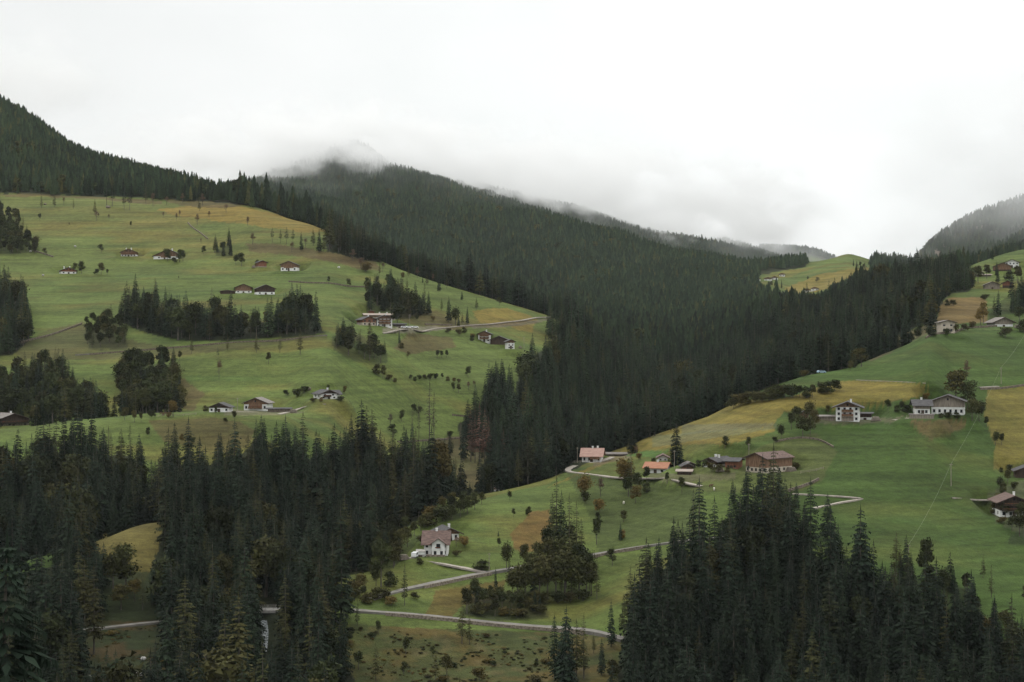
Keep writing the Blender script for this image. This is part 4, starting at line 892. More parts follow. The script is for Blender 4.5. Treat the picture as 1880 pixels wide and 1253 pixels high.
# hamlet on the far saddle
for px, py, wp, lab, rf in ((1410, 516, 14, 'tiny white house with a red roof, left in the hamlet on the far saddle', 'roof_pink'), (1392, 516, 8, 'tiny brown hut left of the red-roofed house on the far saddle', 'roof_brown'),
                        (1422, 514, 12, 'tiny dark-roofed house, middle of the hamlet on the far saddle', 'roof_dark'), (1436, 508, 10, 'tiny white house, highest and rightmost of the hamlet on the far saddle', 'roof_dark'),
                        (1367, 508, 7, 'tiny white house alone at the forest edge left of the far hamlet', 'roof_grey'), (1342, 516, 8, 'tiny white house at the left end of the far saddle', 'roof_grey'),
                        (1481, 537, 14, 'tiny dark farmhouse below the far ochre meadow, left of its pale neighbour', 'roof_dark'), (1496, 534, 13, 'tiny pale-fronted farmhouse below the far ochre meadow', 'roof_grey')):
    B_(lab, px, py, wp, 4.0, 10, 0, name='farmhouse', wins=(2,), chim=0, roof=rf, door=False, lowfrac=.8, found=3)

# ------------------------------------------------------------------ vehicles
def car(label, px, py, yaw, paint, van=False):
    p = at(px, py); root = empty('van' if van else 'car', (p[0], p[1], p[2] + .1), R(yaw)); tag(root, label, 'van' if van else 'car')
    h = 1.9 if van else 1.42
    prof = [(-2.15,.35),(2.15,.35),(2.2,.75),(1.9,1.0 if van else .92),(1.15,h),(-1.6,h),(-2.1,.95),(-2.2,.7)] if not van else [(-2.4,.35),(2.4,.35),(2.45,.9),(2.0,1.1),(1.5,h),(-2.35,h),(-2.45,.8)]
    m = MB(); m.prism(prof, -.85, .85); m.build('body', M[paint], root)
    m = MB(); zt = h - .1
    m.prism([(-1.5, .98), (1.25, .98), (1.0, zt), (-1.4, zt)], -.87, -.852); m.prism([(-1.5, .98), (1.25, .98), (1.0, zt), (-1.4, zt)], .852, .87); m.build('side_window', M['glass'], root)
    for x in (-1.4, 1.4):
        for y in (-.8, .8):
            m = MB(); m.tube([(x, y - .11, .33), (x, y + .11, .33)], .33, 12); m.build('wheel', M['tyre'], root)
    for y in (-.6, .6):
        m = MB(); m.box(2.12, 2.24, y - .16, y + .16, .62, .78); m.build('headlight', M['carwhite'], root)
    FOOT.append((p[0], p[1], 4))
car('white car parked on the ridge left of the round autumn tree', 1557, 674, 25, 'carwhite')
car('pale blue car parked on the ridge left of the white car', 1508, 686, 15, 'carblue')
car('small white van parked at the garage of the brown-roofed white house', 762, 1024, 80, 'carwhite', True)
for i, x in enumerate((742, 752, 762)):
    car(['white car parked nearest the hall beside the hillside inn', 'middle white car in the parking row right of the inn', 'white car at the right end of the parking row by the inn'][i], x, 603, 10, 'carwhite')
car('white car parked under the trees above the ochre slope, left of its twin', 1767, 531, 70, 'carwhite')
car('white car parked under the trees above the ochre slope, right of its twin', 1774, 530, 70, 'carwhite')

# ------------------------------------------------------------------ farmyard things: log piles, poles
def log_pile(label, px, py, n, L_, yaw):
    p = at(px, py); root = empty('log_pile', tuple(p), R(yaw)); k = 0; tag(root, label, 'log pile', 'log piles in the farmyards')
    m = MB()
    for row in range(4):
        for i in range(n - row):
            x = (i - (n - row - 1) / 2) * .52; m.tube([(x, -L_/2 + (k % 3) * .08, .25 + row * .44), (x, L_/2 - (k % 2) * .1, .25 + row * .44)], .24, 7); k += 1
    m.build('logs', M['greywood'], root)
    m = MB(); m.box(-n * .27, n * .27, -L_/2, L_/2, .02, .06); m.build('pallet', M['darkwood'], root)
for lab, x, y, n_, yw in (('log pile at the right end of the big timber barn', 1452, 866, 9, 10), ('log pile in front of the dark chalet in the hamlet', 1322, 866, 7, -10), ('log pile beside the low woodshed on the terrace meadow', 539, 758, 7, 5),
                        ('log pile right of the white three-storey farmhouse', 1608, 773, 8, 0), ('log pile beside the grey hilltop barn', 1868, 602, 7, 12), ('log pile at the wood edge left of the lower white house', 742, 1028, 7, 30),
                        ('log pile beside the black barn at the meadow edge', 955, 640, 6, 0), ('log pile left of the small log barn high on the meadow', 466, 492, 6, 0)):
    log_pile(lab, x, y, n_, 2.2, yw)
def pole(label, px, py, h):
    p = at(px, py); root = empty('utility_pole', tuple(p)); tag(root, label, 'utility pole', 'utility poles by the farms')
    m = MB(); m.tube([(0, 0, -.5), (0, 0, h)], [.14, .09], 6); m.build('pole', M['greywood'], root)
    m = MB(); m.box(-.6, .6, -.06, .06, h - .5, h - .38); m.build('crossarm', M['greywood'], root)
for lab, x, y, h_ in (('utility pole behind the orange-roofed bungalow', 1238, 862, 8), ('utility pole left of the pale red roofed chalet', 1060, 850, 7), ('utility pole between the two terrace chalets', 436, 757, 7), ('utility pole right of the black barn', 962, 640, 8),
                       ('utility pole on the mown strip above the hamlet', 1375, 845, 7), ('utility pole above the inn terrace', 752, 600, 8), ('utility pole at the junction of driveway and upper road', 898, 1052, 7)):
    pole(lab, x, y, h_)
# ------------------------------------------------------------------ cattle
def cow(label, px, py, yaw, mat, graz=True):
    p = at(px, py); J = [(0,0,1.05),(.55,0,1.1),(-.6,0,1.12),(.95,0,1.25),(1.3,0,.75 if graz else 1.45),(1.6,0,.35 if graz else 1.4),
         (.6,.2,.6),(.6,.2,.0),(.6,-.2,.6),(.65,-.2,.0),(-.6,.22,.62),(-.7,.22,.4),(-.62,.22,0),(-.6,-.22,.62),(-.72,-.22,.4),(-.64,-.22,0),(-.85,0,1.15),(-.95,0,.55)]
    E = [(0,1),(0,2),(1,3),(3,4),(4,5),(1,6),(6,7),(1,8),(8,9),(2,10),(10,11),(11,12),(2,13),(13,14),(14,15),(2,16),(16,17)]
    rad = [.36,.36,.34,.24,.19,.11,.13,.07,.13,.07,.17,.09,.07,.17,.09,.07,.06,.04]
    me = bpy.data.meshes.new('cow'); me.from_pydata(J, E, []); o = link('cow', me, None, tuple(p)); o.rotation_euler = (0, 0, R(yaw)); o.scale = (.85, .85, .85)
    sk = o.modifiers.new('skin', 'SKIN'); me.skin_vertices
    for i, v in enumerate(me.skin_vertices[0].data): v.radius = (rad[i], rad[i])
    me.skin_vertices[0].data[0].use_root = True
    ss = o.modifiers.new('sub', 'SUBSURF'); ss.levels = ss.render_levels = 1
    me.materials.append(M[mat]); tag(o, label, 'cow')
cow('pale cow grazing on the green slope below the big timber barn', 1311, 901, 82, 'hide_white')
cow('dark brown cow standing just left of the pale cow', 1305, 895, 20, 'hide_brown', False)
cow('pale cow alone in the middle of the slope below the long track', 1145, 926, 75, 'hide_white')
for i, (x, y) in enumerate(((296, 762), (303, 762), (299, 764))):
    cow(['dark cow on the rim meadow by the fence, left of three', 'dark cow on the rim meadow by the fence, right of three', 'dark cow on the rim meadow by the fence, lowest of three'][i], x, y, 30 * i, 'hide_brown')

# ------------------------------------------------------------------ boulders
def boulder(label, px, py, r, mat='stone'):
    p = at(px, py); g = np.random.default_rng(int(px)); V = []; Fq = []; n = 9
    import bmesh
    bm = bmesh.new(); bmesh.ops.create_icosphere(bm, subdivisions=2, radius=r)
    for v in bm.verts:
        q = np.array(v.co); k = 1 + .5 * fbm(np.array([q[0] / r * 1.3 + px]), np.array([q[1] / r * 1.3 + q[2] / r * 2]), 9, 2)[0]
        v.co = v.co * k; v.co.z *= .75
    me = bpy.data.meshes.new('boulder'); bm.to_mesh(me); bm.free(); me.materials.append(M[mat])
    o = link('boulder', me, None, (p[0], p[1], p[2] + r * .25)); tag(o, label, 'boulder', 'boulders')
M['palerock'] = mat_noise('pale_rock', (.30, .29, .27), (.55, .53, .50), 1.2, bump=.5)
for lab, x, y, r in (('pale boulder in the dark clearing, upper of the pair at bottom left', 263, 1211, .9), ('pale boulder in the dark clearing, lower of the pair at bottom left', 256, 1240, 1.1),
                     ('flat pale boulder at the bottom left, left of the pair', 164, 1245, .8), ('small pale rock at the end of the grass spur left of the lone dark tree', 603, 1068, 1.1),
                     ('grey rock behind the white terrace house among shrubs', 566, 716, 1.6), ('pale rock in the upper meadow right of the pines', 622, 492, 1.0), ('grey boulder at the top of the left meadow under two pines', 199, 382, 2.0),
                     ('brown boulder high on the left meadow', 83, 376, 1.3)):
    boulder(lab, x, y, r, 'palerock' if 'pale' in lab else 'darkstone')
for lab, x, y in (('pale hay bale on the meadow left of the red-gabled chalet', 79, 507), ('white hay bale at the thicket on the far left', 56, 463), ('white hay bale above the small high chalet', 138, 454)):
    p = at(x, y); m = MB(); m.tube([(-.7, 0, .6), (.7, 0, .6)], .62, 14); o = m.build('hay_bale', M['concrete']); o.location = p; tag(o, label=lab, cat='hay bale')

# ------------------------------------------------------------------ ropeway cable over the right meadow and masts
a_ = at(1668, 1012); b_ = at(1746, 893); c_ = at(1832, 720); d_ = at(1880, 632)
def mast(p, h, label):
    root = empty('mast', tuple(p)); m = MB(); m.tube([(0, 0, -.5), (0, 0, h)], [.16, .11], 6); m.build('pole', M['greywood'], root)
    m = MB(); m.box(-.7, .7, -.07, .07, h - .45, h - .3); m.build('crossarm', M['greywood'], root); tag(root, label, 'mast', 'masts of the cable line')
    return np.array([p[0], p[1], p[2] + h])
t1 = mast(b_, 9, 'thin wooden mast in the middle of the big green meadow, carrying the cable')
t2 = mast(at(1838, 705), 8, 'thin wooden mast on the ochre field edge, carrying the cable')
t0 = mast(at(1668, 1016), 3, 'short mast at the wood edge where the cable starts')
t3 = mast(at(1897, 612), 8, 'mast at the top of the green slope where the cable ends')
cb = MB()
for p_, q_ in ((t0, t1), (t1, t2), (t2, t3)):
    cb.tube([p_ + (q_ - p_) * u + np.array([0, 0, -3.0 * 4 * u * (1 - u) * .6]) for u in np.linspace(0, 1, 13)], .035, 5)
tag(cb.build('ropeway_cable', M['cable']), 'thin pale cable running diagonally up across the big green meadow', 'cable')
# ------------------------------------------------------------------ single trees: px, base row, height in px, kind, width, tint
SINGLE = """
76 383 28 larch 1 .3;100 381 26 larch 1 .3;117 377 16 bare 1 .5;135 384 20 larch 1 .5;174 394 30 larch .9 .5;196 377 44 pine 1 0;206 379 42 pine 1 0;228 385 34 pine 1 0;238 386 40 pine 1 0
268 374 44 larch 1 .2;281 380 28 bare 1 .6;306 377 18 bare 1.2 .6;335 374 22 bare 1.1 .6;366 388 28 larch .9 .4;372 378 26 bare 1.1 .6;73 406 15 broadleaf .8 0;127 415 8 bare 1 .5;177 406 20 bare 1.1 .6;181 401 12 bare 1 .4
200 405 13 bare .9 .2;240 418 12 broadleaf .8 0;300 401 13 bare 1 .5;324 406 17 bare .9 .5;330 399 15 bare 1 .6;362 414 24 bare 1 .6;384 401 16 bare 1.1 .7;415 391 18 bare 1.1 .7;455 415 20 bare 1.1 .6
186 464 17 round 1 0;23 466 33 round 1 0;83 469 15 round 1 .1;64 462 20 broadleaf 1 .2;374 467 16 round 1 0;369 449 13 bare .6 .9;137 499 18 round 1 .05;150 503 24 round 1.1 .05;186 505 24 broadleaf 1 .2;178 505 12 bush 1 0;197 506 13 broadleaf .7 0;328 514 8 bare .8 0
308 480 24 round 1 0;330 482 26 round 1 0;336 480 22 broadleaf 1 0;320 484 12 bush 1 0
464 449 24 bare 1.3 .7;500 445 28 pine 1 0;515 447 26 pine 1 0;526 449 33 pine 1 0;538 449 30 pine 1 0;553 461 36 spruce .9 0;561 455 20 bare 1 .5;575 452 34 larch 1 .1;586 464 44 spruce 1 .2;594 462 30 larch 1 .2;536 464 22 bare 1 .6
443 489 27 round 1.1 0;433 486 20 broadleaf 1 0;473 489 12 bush 1 0;603 520 13 round .9 0;641 527 16 round 1 0;697 507 30 larch .6 .2;703 500 20 bare 1 .5;718 527 38 spruce .9 0;711 520 18 round 1 0;673 525 17 round 1.1 0;692 520 13 round 1 0
663 495 24 bare 1.6 .8;648 480 26 bare 1.3 .5;672 500 18 bush 1.6 .5;712 478 13 bare 1 .7;740 516 17 broadleaf 1 .4;750 508 24 larch 1 .3;766 512 24 bare 1 .7;776 520 14 spruce .8 0;784 524 24 larch 1 .4;806 536 34 spruce .9 .1;820 530 26 larch 1 .2;795 520 20 bare 1 .6;838 528 12 bare 1 .5;855 527 14 bare 1 .6
787 578 44 spruce 1 0;848 551 17 spruce 1.1 0;875 569 24 larch 1 .1;917 561 17 round 1 .1;811 571 24 larch 1 .1;824 592 48 spruce 1 0;836 597 34 broadleaf 1 0;842 600 22 spruce 1 0;858 596 34 spruce .8 0;849 596 24 larch .8 .3
765 588 10 bush 1 0;795 590 10 bush 1 .5;733 632 26 spruce .9 0;737 641 12 bush 1 .2;803 658 16 broadleaf 1.1 0;811 658 15 broadleaf 1 0;820 657 15 broadleaf 1 0;749 658 14 round .9 .4;859 692 20 round 1 0;867 627 12 bush 1 0;823 612 10 bush 1.3 .2;843 616 12 bush 1.2 .3;852 612 12 bush 1 .1;868 622 10 bush 1 .8
400 659 22 pine 1 .1;402 697 40 bare .7 .7;493 669 24 broadleaf .9 .1;352 650 36 larch .9 .2;418 645 30 larch 1 .3;471 648 38 larch .9 .3;514 648 42 larch 1 .2;551 652 52 larch 1 .3;330 663 20 broadleaf 1 .1
692 688 20 bush 1 .1;703 694 24 round 1 .1;714 699 12 bush 1.3 .2;725 702 8 bush 1.2 .2;754 699 12 broadleaf 1 0;762 700 9 bush 1 0;770 698 10 bush 1 0;779 698 11 bush 1 .1;790 698 13 bush 1 0;800 697 12 bush 1 0;812 697 13 broadleaf 1 0;822 700 9 bush 1 .3;833 702 9 bush 1 .4;843 704 9 bush 1 .3
558 722 14 bush 1.3 0;546 729 16 bush 1.6 0;525 727 12 bush 1 0;602 717 12 round 1 0;575 738 8 bush 1.8 .2;590 737 8 bush 1.4 .8;626 737 10 bush 1.8 0;632 724 16 round 1 .3;396 766 22 broadleaf .6 0;430 768 14 bush .8 .1;413 776 10 bush 1 .1;377 756 12 bush 1 .2;318 766 32 broadleaf 1.3 .7;310 768 12 bush .9 .6
229 772 26 broadleaf 1 .2;247 776 24 broadleaf 1 .3;275 768 16 bush .7 0;281 767 14 bush .7 0;259 775 18 broadleaf .8 .1;192 752 30 round .9 0;348 812 14 bush .8 0;355 814 12 bush .8 0;334 808 12 bush .8 .5;272 798 14 bush .8 0
717 784 28 bare 1.1 .1;722 804 28 round 1 0;737 774 22 round .9 0;760 762 22 broadleaf .9 0;769 764 20 round 1 0;757 808 60 tallpine .8 0;769 806 68 tallpine .8 0;789 812 112 tallpine 1.1 .1;797 810 90 tallpine 1 0;833 718 16 round 1 0;842 722 18 broadleaf 1 .1;860 716 18 bare 1.4 .7;870 712 14 bare 1.3 .7;826 803 12 bush 1.2 0
864 848 96 dead 1 .3;872 850 104 dead .8 .1;880 852 112 dead 1 .5;890 850 100 dead 1 .6;897 848 84 dead .9 .4;924 852 66 dead .9 .6;852 846 84 spruce .7 0;846 838 64 tallpine 1 .5;910 862 70 spruce .8 0;940 850 60 spruce 1 0
905 720 50 spruce 1 0;914 722 56 spruce 1 0;924 725 62 spruce 1 0;935 720 52 spruce 1 0;900 710 40 larch .8 .2
936 918 18 broadleaf 1 0;943 950 18 broadleaf .9 0;972 947 18 round 1 0;967 945 10 bush .8 0;915 985 12 spruce 1 0;916 1006 20 broadleaf .8 0;885 1046 18 bush 2 0;1022 1015 142 larch 1 0;1031 1020 120 spruce .8 .3;1045 1035 128 larch 1 .1;1014 1005 100 larch .9 0;1058 1030 110 larch .9 .1;1067 1040 90 larch .8 .1
1071 919 50 broadleaf 1 .8;1076 925 24 bush .8 0;1103 912 40 bare 1.1 .5;1158 908 82 larch 1.2 .1;1149 900 60 broadleaf 1.1 .7;1170 905 40 broadleaf 1 0;1167 924 34 round 1.1 .6;1187 905 20 bush 1 0;1153 912 40 broadleaf 1.2 0;1141 880 38 broadleaf 1 .7;1187 888 34 broadleaf .9 0;1102 941 26 bush 1 .9;1096 942 24 broadleaf .8 0;1097 955 16 bush .7 0;1095 1000 52 broadleaf .8 0;1145 959 24 round 1.2 .1;1139 993 36 spruce .7 .1;1143 990 18 bush .9 .8
1225 889 24 broadleaf .8 0;1252 906 32 broadleaf .9 0;1250 853 42 spruce 1.3 0;1239 855 26 broadleaf 1 0;1236 838 16 bush 1 .2;1273 986 88 larch 1.2 .05;1331 823 23 round 1.2 0;1374 826 26 broadleaf .8 0;1434 806 28 broadleaf 1 0;1423 813 12 bush 1 0;1462 782 38 broadleaf 1 0;1453 790 34 broadleaf .9 0;1474 802 42 round 1.1 0;1487 800 36 broadleaf 1 .1;1496 790 40 broadleaf .8 .3;1520 762 20 round 1 .2;1484 775 40 broadleaf 1 .2
1305 866 18 bush 1 .2;1320 868 16 bush 1.2 .2;1293 862 18 round 1 0;1336 868 12 bush 1 .3;1282 858 14 bush 1 0;1447 855 18 bush 1 .2;1460 862 14 bush 1.4 .2;1200 852 12 bush 1 0;1172 845 14 bush 1 .7;1168 838 22 bare 1 .9
1124 1040 36 round .8 0;1519 990 86 spruce 1.15 0;1581 674 38 round 1.3 .25;1567 676 20 bush 1 0;1561 682 22 round .9 .2;1754 748 72 broadleaf 1.4 .2;1775 700 44 bare .9 .7;1776 752 54 round 1 .05;1785 772 44 round 1.1 .05;1798 774 40 broadleaf 1 .05;1811 785 22 broadleaf .9 0;1828 818 28 broadleaf .9 0;1839 818 24 broadleaf .9 0;1630 754 22 broadleaf 1 0;1655 755 20 broadleaf 1 0;1647 757 14 bush 1 0;1666 758 16 bush 1.2 0;1742 768 12 bush 1.6 0;1756 768 12 bush 1.4 0;1728 768 10 bush 1.4 0;1692 768 10 bush 1 0;1700 735 14 bush 1 .8
1348 750 20 bush 1.6 .1;1360 745 22 bush 1.5 .2;1372 742 22 bush 1.5 .2;1385 740 22 bush 1.4 .1;1398 739 20 bush 1.4 .15;1412 736 24 bush 1.4 .1;1426 732 26 bush 1.3 .1;1440 731 26 bush 1.3 .1;1454 731 26 bush 1.3 0;1468 730 24 broadleaf 1.2 0;1480 731 22 bush 1.2 0;1492 730 26 broadleaf 1.1 .1;1508 723 22 bush 1.3 0;1520 722 22 bush 1.4 0;1532 718 22 bush 1.2 0;1475 693 14 bush 1.4 .3
1706 618 16 bush 1 0;1714 618 14 bush 1 0;1740 618 16 bush 1 0;1752 612 18 bush 1 .2;1770 608 14 bush 1.2 .2;1785 604 14 bush 1.2 .3;1800 598 34 broadleaf 1 .8;1806 596 44 broadleaf .8 .6;1872 590 30 round 1.1 0;1739 562 12 bush 1 0;1750 562 12 bush 1.2 .1;1808 552 12 bush 1.4 0;1853 515 18 bush 1.2 0;1832 520 26 spruce 1.2 0;1822 478 24 spruce .8 0;1700 600 50 larch 1 .2;1688 612 58 larch 1 .1;1712 590 40 broadleaf 1 .3
1820 1098 62 larch .9 .2;1700 1078 96 broadleaf .7 0;1805 1062 44 larch .9 .1;1858 975 30 broadleaf 1 0;1872 985 44 broadleaf 1.2 0;1862 900 16 bush 1 .1;1842 905 20 bush .9 .1;1826 945 22 bush 1 .2;1840 962 14 bush 1.4 .3;1852 866 14 bush 1 0;1838 868 10 bush 1 0
700 1078 92 broadleaf .75 0;690 1076 44 broadleaf .9 0;716 1078 30 bush 1 0;743 1112 78 larch .7 0;930 1046 52 broadleaf .8 0;935 1060 40 larch .7 0;962 1046 50 broadleaf .8 .1;910 1080 40 spruce .6 .1;1096 1100 80 larch .8 .2
692 1010 40 broadleaf 1 .1;706 1020 48 broadleaf 1 .1;720 1000 40 broadleaf 1.1 .2;735 1015 46 broadleaf 1.1 .1;748 1005 40 broadleaf 1 .1;730 985 34 broadleaf 1.2 .3;760 985 30 broadleaf 1.2 .1;745 975 30 round 1 0;772 975 28 broadleaf 1.2 .1;786 968 26 bush 1.5 .1
800 962 30 broadleaf 1.2 0;815 958 30 bush 1.6 0;830 956 32 broadleaf 1.2 0;845 950 34 broadleaf 1.2 0;858 944 36 round 1.2 0;872 936 34 round 1.1 0;884 926 24 broadleaf 1.1 .1;812 938 28 broadleaf 1.2 .3;830 928 26 broadleaf 1.2 .2;850 922 22 broadleaf 1.2 0;868 912 24 larch 1 .2;792 952 24 bush 1.6 .5;775 1000 18 bush 1.4 .2;838 1005 22 bare 1.3 .9
625 1105 26 broadleaf 1.1 .1;640 1100 30 broadleaf 1.1 0;612 1100 22 bush 1.2 .3;652 1098 20 bush 1.4 .1;900 1095 22 broadleaf 1.3 0;880 1105 30 broadleaf 1.2 0;915 1105 30 broadleaf 1.2 0;935 1110 28 broadleaf 1.2 .1;955 1115 30 broadleaf 1.2 0;870 1095 36 broadleaf .9 0;975 1120 24 bush 1.3 .2;895 1125 18 bush 1.6 .2;925 1130 16 bush 1.8 .4;960 1132 16 bush 1.8 .1;990 1128 20 bush 1.5 .1
1850 1252 110 spruce 1 0;1868 1260 124 spruce 1 0;1882 1246 96 broadleaf 1 0;1836 1232 90 spruce 1 0;1894 1264 130 spruce 1 0;1860 1200 60 broadleaf 1 0;1845 1170 52 broadleaf 1 .1;1876 1182 56 spruce 1 0;1886 1120 50 broadleaf 1 0
955 1104 22 bush 1.5 .1;975 1106 20 bush 1.6 0;1000 1108 22 bush 1.6 .1;1024 1109 24 bush 1.5 0;1048 1108 22 bush 1.6 .2;1070 1104 22 bush 1.5 0
1370 905 44 spruce 1 0;1395 912 60 spruce 1 0;1430 925 72 spruce 1 0;1345 925 46 spruce 1 0;1462 935 50 spruce 1 0;1410 905 40 larch 1 .1
700 1058 60 larch 1 .1;688 1066 50 spruce 1 0;722 1044 40 broadleaf 1.1 .1;665 1085 34 broadleaf 1.2 .3;648 1092 28 bush 1.4 .4;675 1108 20 bush 1.6 .2;705 1102 22 bush 1.5 .1;720 1112 18 bush 1.6 .5;760 1100 14 bush 1.4 .1;852 1004 20 bush 1.2 .8;838 1022 12 bush 1.6 .2;770 1036 12 bush 1.4 .1
1872 560 40 spruce 1.1 0;1858 548 44 spruce 1.1 0;1884 540 50 spruce 1 0;1796 520 34 broadleaf 1.1 .1;1782 526 30 broadleaf 1.1 .3;1812 512 28 broadleaf 1.1 .1;1830 508 30 spruce 1 0;1868 520 34 broadleaf 1.1 .2;1760 528 34 broadleaf 1.1 .2;1846 620 20 bush 1.4 .1;1880 610 24 bush 1.3 0;1850 890 30 broadleaf 1 .1;1836 900 26 broadleaf 1 0;1876 960 40 broadleaf 1.1 0;1846 950 30 broadleaf 1 .1;1838 925 20 bush 1.4 .2
1018 1246 118 spruce 1 .1;1040 1250 138 spruce 1 0;1058 1248 112 larch 1.1 .1;1072 1246 120 larch 1 .2;1030 1252 90 spruce 1 0;950 1098 62 broadleaf 1.1 .1;965 1100 70 broadleaf 1.1 .08;980 1098 60 spruce 1 0;992 1102 74 broadleaf 1.1 .08;1006 1100 84 broadleaf 1.1 .1;1020 1103 88 broadleaf 1.1 .08;1036 1100 96 broadleaf 1.1 .08;1050 1102 92 larch 1.1 .1;1062 1100 84 broadleaf 1.1 0;1076 1096 70 broadleaf 1.1 .1;1086 1090 52 broadleaf 1.1 0;972 1060 48 broadleaf 1 .1;990 1050 56 broadleaf 1.1 .08;1008 1045 62 broadleaf 1.1 .08;1028 1050 66 broadleaf 1.1 .08;1048 1055 64 broadleaf 1.1 .08;1068 1060 50 broadleaf 1 .1;940 1092 44 broadleaf 1 .1;1000 1075 60 broadleaf 1.1 .1;1040 1080 60 broadleaf 1.1 .1
860 1112 30 broadleaf 1.3 0;872 1108 36 broadleaf 1.2 0;888 1112 34 broadleaf 1.3 0;905 1114 34 broadleaf 1.3 .1;922 1118 34 broadleaf 1.3 0;940 1120 32 broadleaf 1.3 0;985 1112 30 broadleaf 1.3 .2;878 1128 22 bush 1.6 .1;948 1134 18 bush 1.8 .2;232 1088 92 round 1.1 .05;208 1085 70 broadleaf 1.2 .1;176 1088 100 spruce 1 0;190 1080 84 spruce 1.1 0;160 1100 90 spruce 1 .1;262 1120 70 larch 1 .2;285 1110 96 spruce 1 0;247 1105 44 broadleaf 1.2 .5;222 1120 50 broadleaf 1.3 .2;150 1130 70 broadleaf 1.2 .1;300 1125 110 spruce 1 0
690 1250 70 larch .9 .2;630 1240 80 spruce 1 .1;612 1200 70 spruce 1 .1;1090 1200 40 larch 1 .3;820 1240 40 broadleaf 1 .2;880 1250 26 bush 1.2 .3
848 1182 84 larch 1 .2;862 1184 60 larch .8 .3;695 1166 28 broadleaf .9 0;745 1202 36 broadleaf .7 0;795 1206 22 round .9 0;741 1238 26 round 1 0;640 1108 26 bush 1 .1;656 1150 50 larch .8 0;690 1100 22 bush 1.2 .1;668 1098 24 broadleaf 1 0;985 1222 14 bush .7 0;1125 1240 30 bush 1 .1;800 1250 60 larch .8 .3;658 1230 36 broadleaf 1 0
1122 1188 86 spruce .9 0;1105 1240 70 spruce .8 0;1158 1150 110 larch 1 .1;1145 1170 80 larch .8 .1;1500 520 12 round 1 .2;1416 524 8 bush 1 0;1483 515 8 round 1 0;1435 530 18 spruce .6 0;1567 489 14 spruce 1 0;1573 490 12 spruce 1 0;1579 491 11 broadleaf 1.2 0;1586 493 9 broadleaf 1.2 0
"""
def side(dx, dy):
    if abs(dx) > 1.6 * abs(dy): return 'right of' if dx > 0 else 'left of'
    return 'below' if dy > 0 else 'above'
DESC = {'spruce': 'spruce', 'larch': 'feathery larch', 'broadleaf': 'leafy tree', 'round': 'round-crowned tree', 'bush': 'bush', 'bare': 'thin brownish tree', 'pine': 'bare-stemmed pine', 'tallpine': 'tall spindly pine', 'dead': 'dead red-brown spruce'}
sg = []
for e in SINGLE.replace('\n', ';').split(';'):
    v = e.split()
    if len(v) < 6: continue
    x, y, h, k, wd, ti = float(v[0]), float(v[1]), float(v[2]), v[3], float(v[4]), float(v[5])
    if x > 1900: continue
    szw = '' if k in ('tallpine', 'dead') else ('tall ' if h >= 50 else ('small ' if h < 17 else ''))
    cw = 'orange-brown ' if ti >= .7 and k in ('broadleaf', 'round', 'bush') else ('yellowish ' if ti >= .4 and k in ('broadleaf', 'round', 'bush', 'larch') else ('dark ' if k in ('spruce', 'round') and ti < .1 else ''))
    d = [((x - a) ** 2 + ((y - b_) * 1.3) ** 2, a, b_, n) for a, b_, n in LAND]; q = min(d)
    sg.append([x, y, h, k, wd, ti, (szw + cw + DESC[k]).strip(), side(x - q[1], y - q[2]) + ' ' + q[3]])
grp = {}
for s_ in sg: grp.setdefault((s_[6], s_[7]), []).append(s_)
NTH = ['first', 'second', 'third', 'fourth', 'fifth', 'sixth', 'seventh', 'eighth', 'ninth', 'tenth', 'eleventh', 'twelfth', 'thirteenth', 'fourteenth', 'fifteenth', 'sixteenth', 'seventeenth', 'eighteenth', 'nineteenth'] + ['twentieth', 'twenty-first', 'twenty-second', 'twenty-third', 'twenty-fourth', 'twenty-fifth', 'twenty-sixth', 'twenty-seventh', 'twenty-eighth', 'twenty-ninth', 'thirtieth']
SROOT = []
for (de, pl), ls in grp.items():
    ls.sort(key=lambda q: q[0])
    for n, s_ in enumerate(ls):
        if len(ls) == 1: lab = 'the one ' + de + ' ' + pl
        elif len(ls) == 2: lab = ('left' if n == 0 else 'right') + ' of two ' + de + 's ' + pl
        elif n == 0: lab = 'leftmost ' + de + ' of several ' + pl
        elif n == len(ls) - 1: lab = 'rightmost ' + de + ' of several ' + pl
        else: lab = NTH[n] + ' ' + de + ' from the left ' + pl
        x, y, h, k, wd, ti = s_[:6]
        p = at(x, y); H = h * p[1] / F
        p[2] -= .15
        plant(k, tuple(p), H, wd, ti + float(rng.uniform(0, .08)), float(rng.uniform(.35, .75)), parts=h >= 22, label=lab,
              group='single trees and bushes on the meadows')
        SROOT.append((p[0], p[1], H * .18 * wd))
# one big spruce close to the camera at the lower left
z_ = float(ground([-54.], [172.])[0][0])
plant('spruce_near', (-53.5, 172., z_), -21.0 - z_, 1.15, 0, .45, True, 'large dark spruce closest to the camera, drooping boughs in the lower left corner', None, 0)

# ------------------------------------------------------------------ the woods
cand = []
for y0, y1, sp in ((300, 900, 5.6), (900, 1500, 6.0), (1500, 2300, 5.7), (2300, 4000, 6.3), (5200, 5700, 14.)):
    xm = 0.41 * y1 + 20
    gx, gy = np.meshgrid(np.arange(-xm, xm, sp), np.arange(y0, y1, sp))
    gx = gx + rng.uniform(-.47, .47, gx.shape) * sp; gy = gy + rng.uniform(-.47, .47, gy.shape) * sp
    cand.append(np.stack([gx.ravel(), gy.ravel()], 1))
cand = np.concatenate(cand)
X, Y = cand[:, 0], cand[:, 1]
k_ = np.abs(X / Y) < .39; X, Y = X[k_], Y[k_]
Z, rmin = ground(X, Y)
n = len(X); u1 = rng.random(n); u2 = rng.random(n); uh = rng.random(n)
px = CX + X / Y * F; pyb = CY - Z / Y * F
clump = fbm(X / 45, Y / 45, 91, 3)
zone = np.full(n, -1)
Hh = 17 + 8 * uh
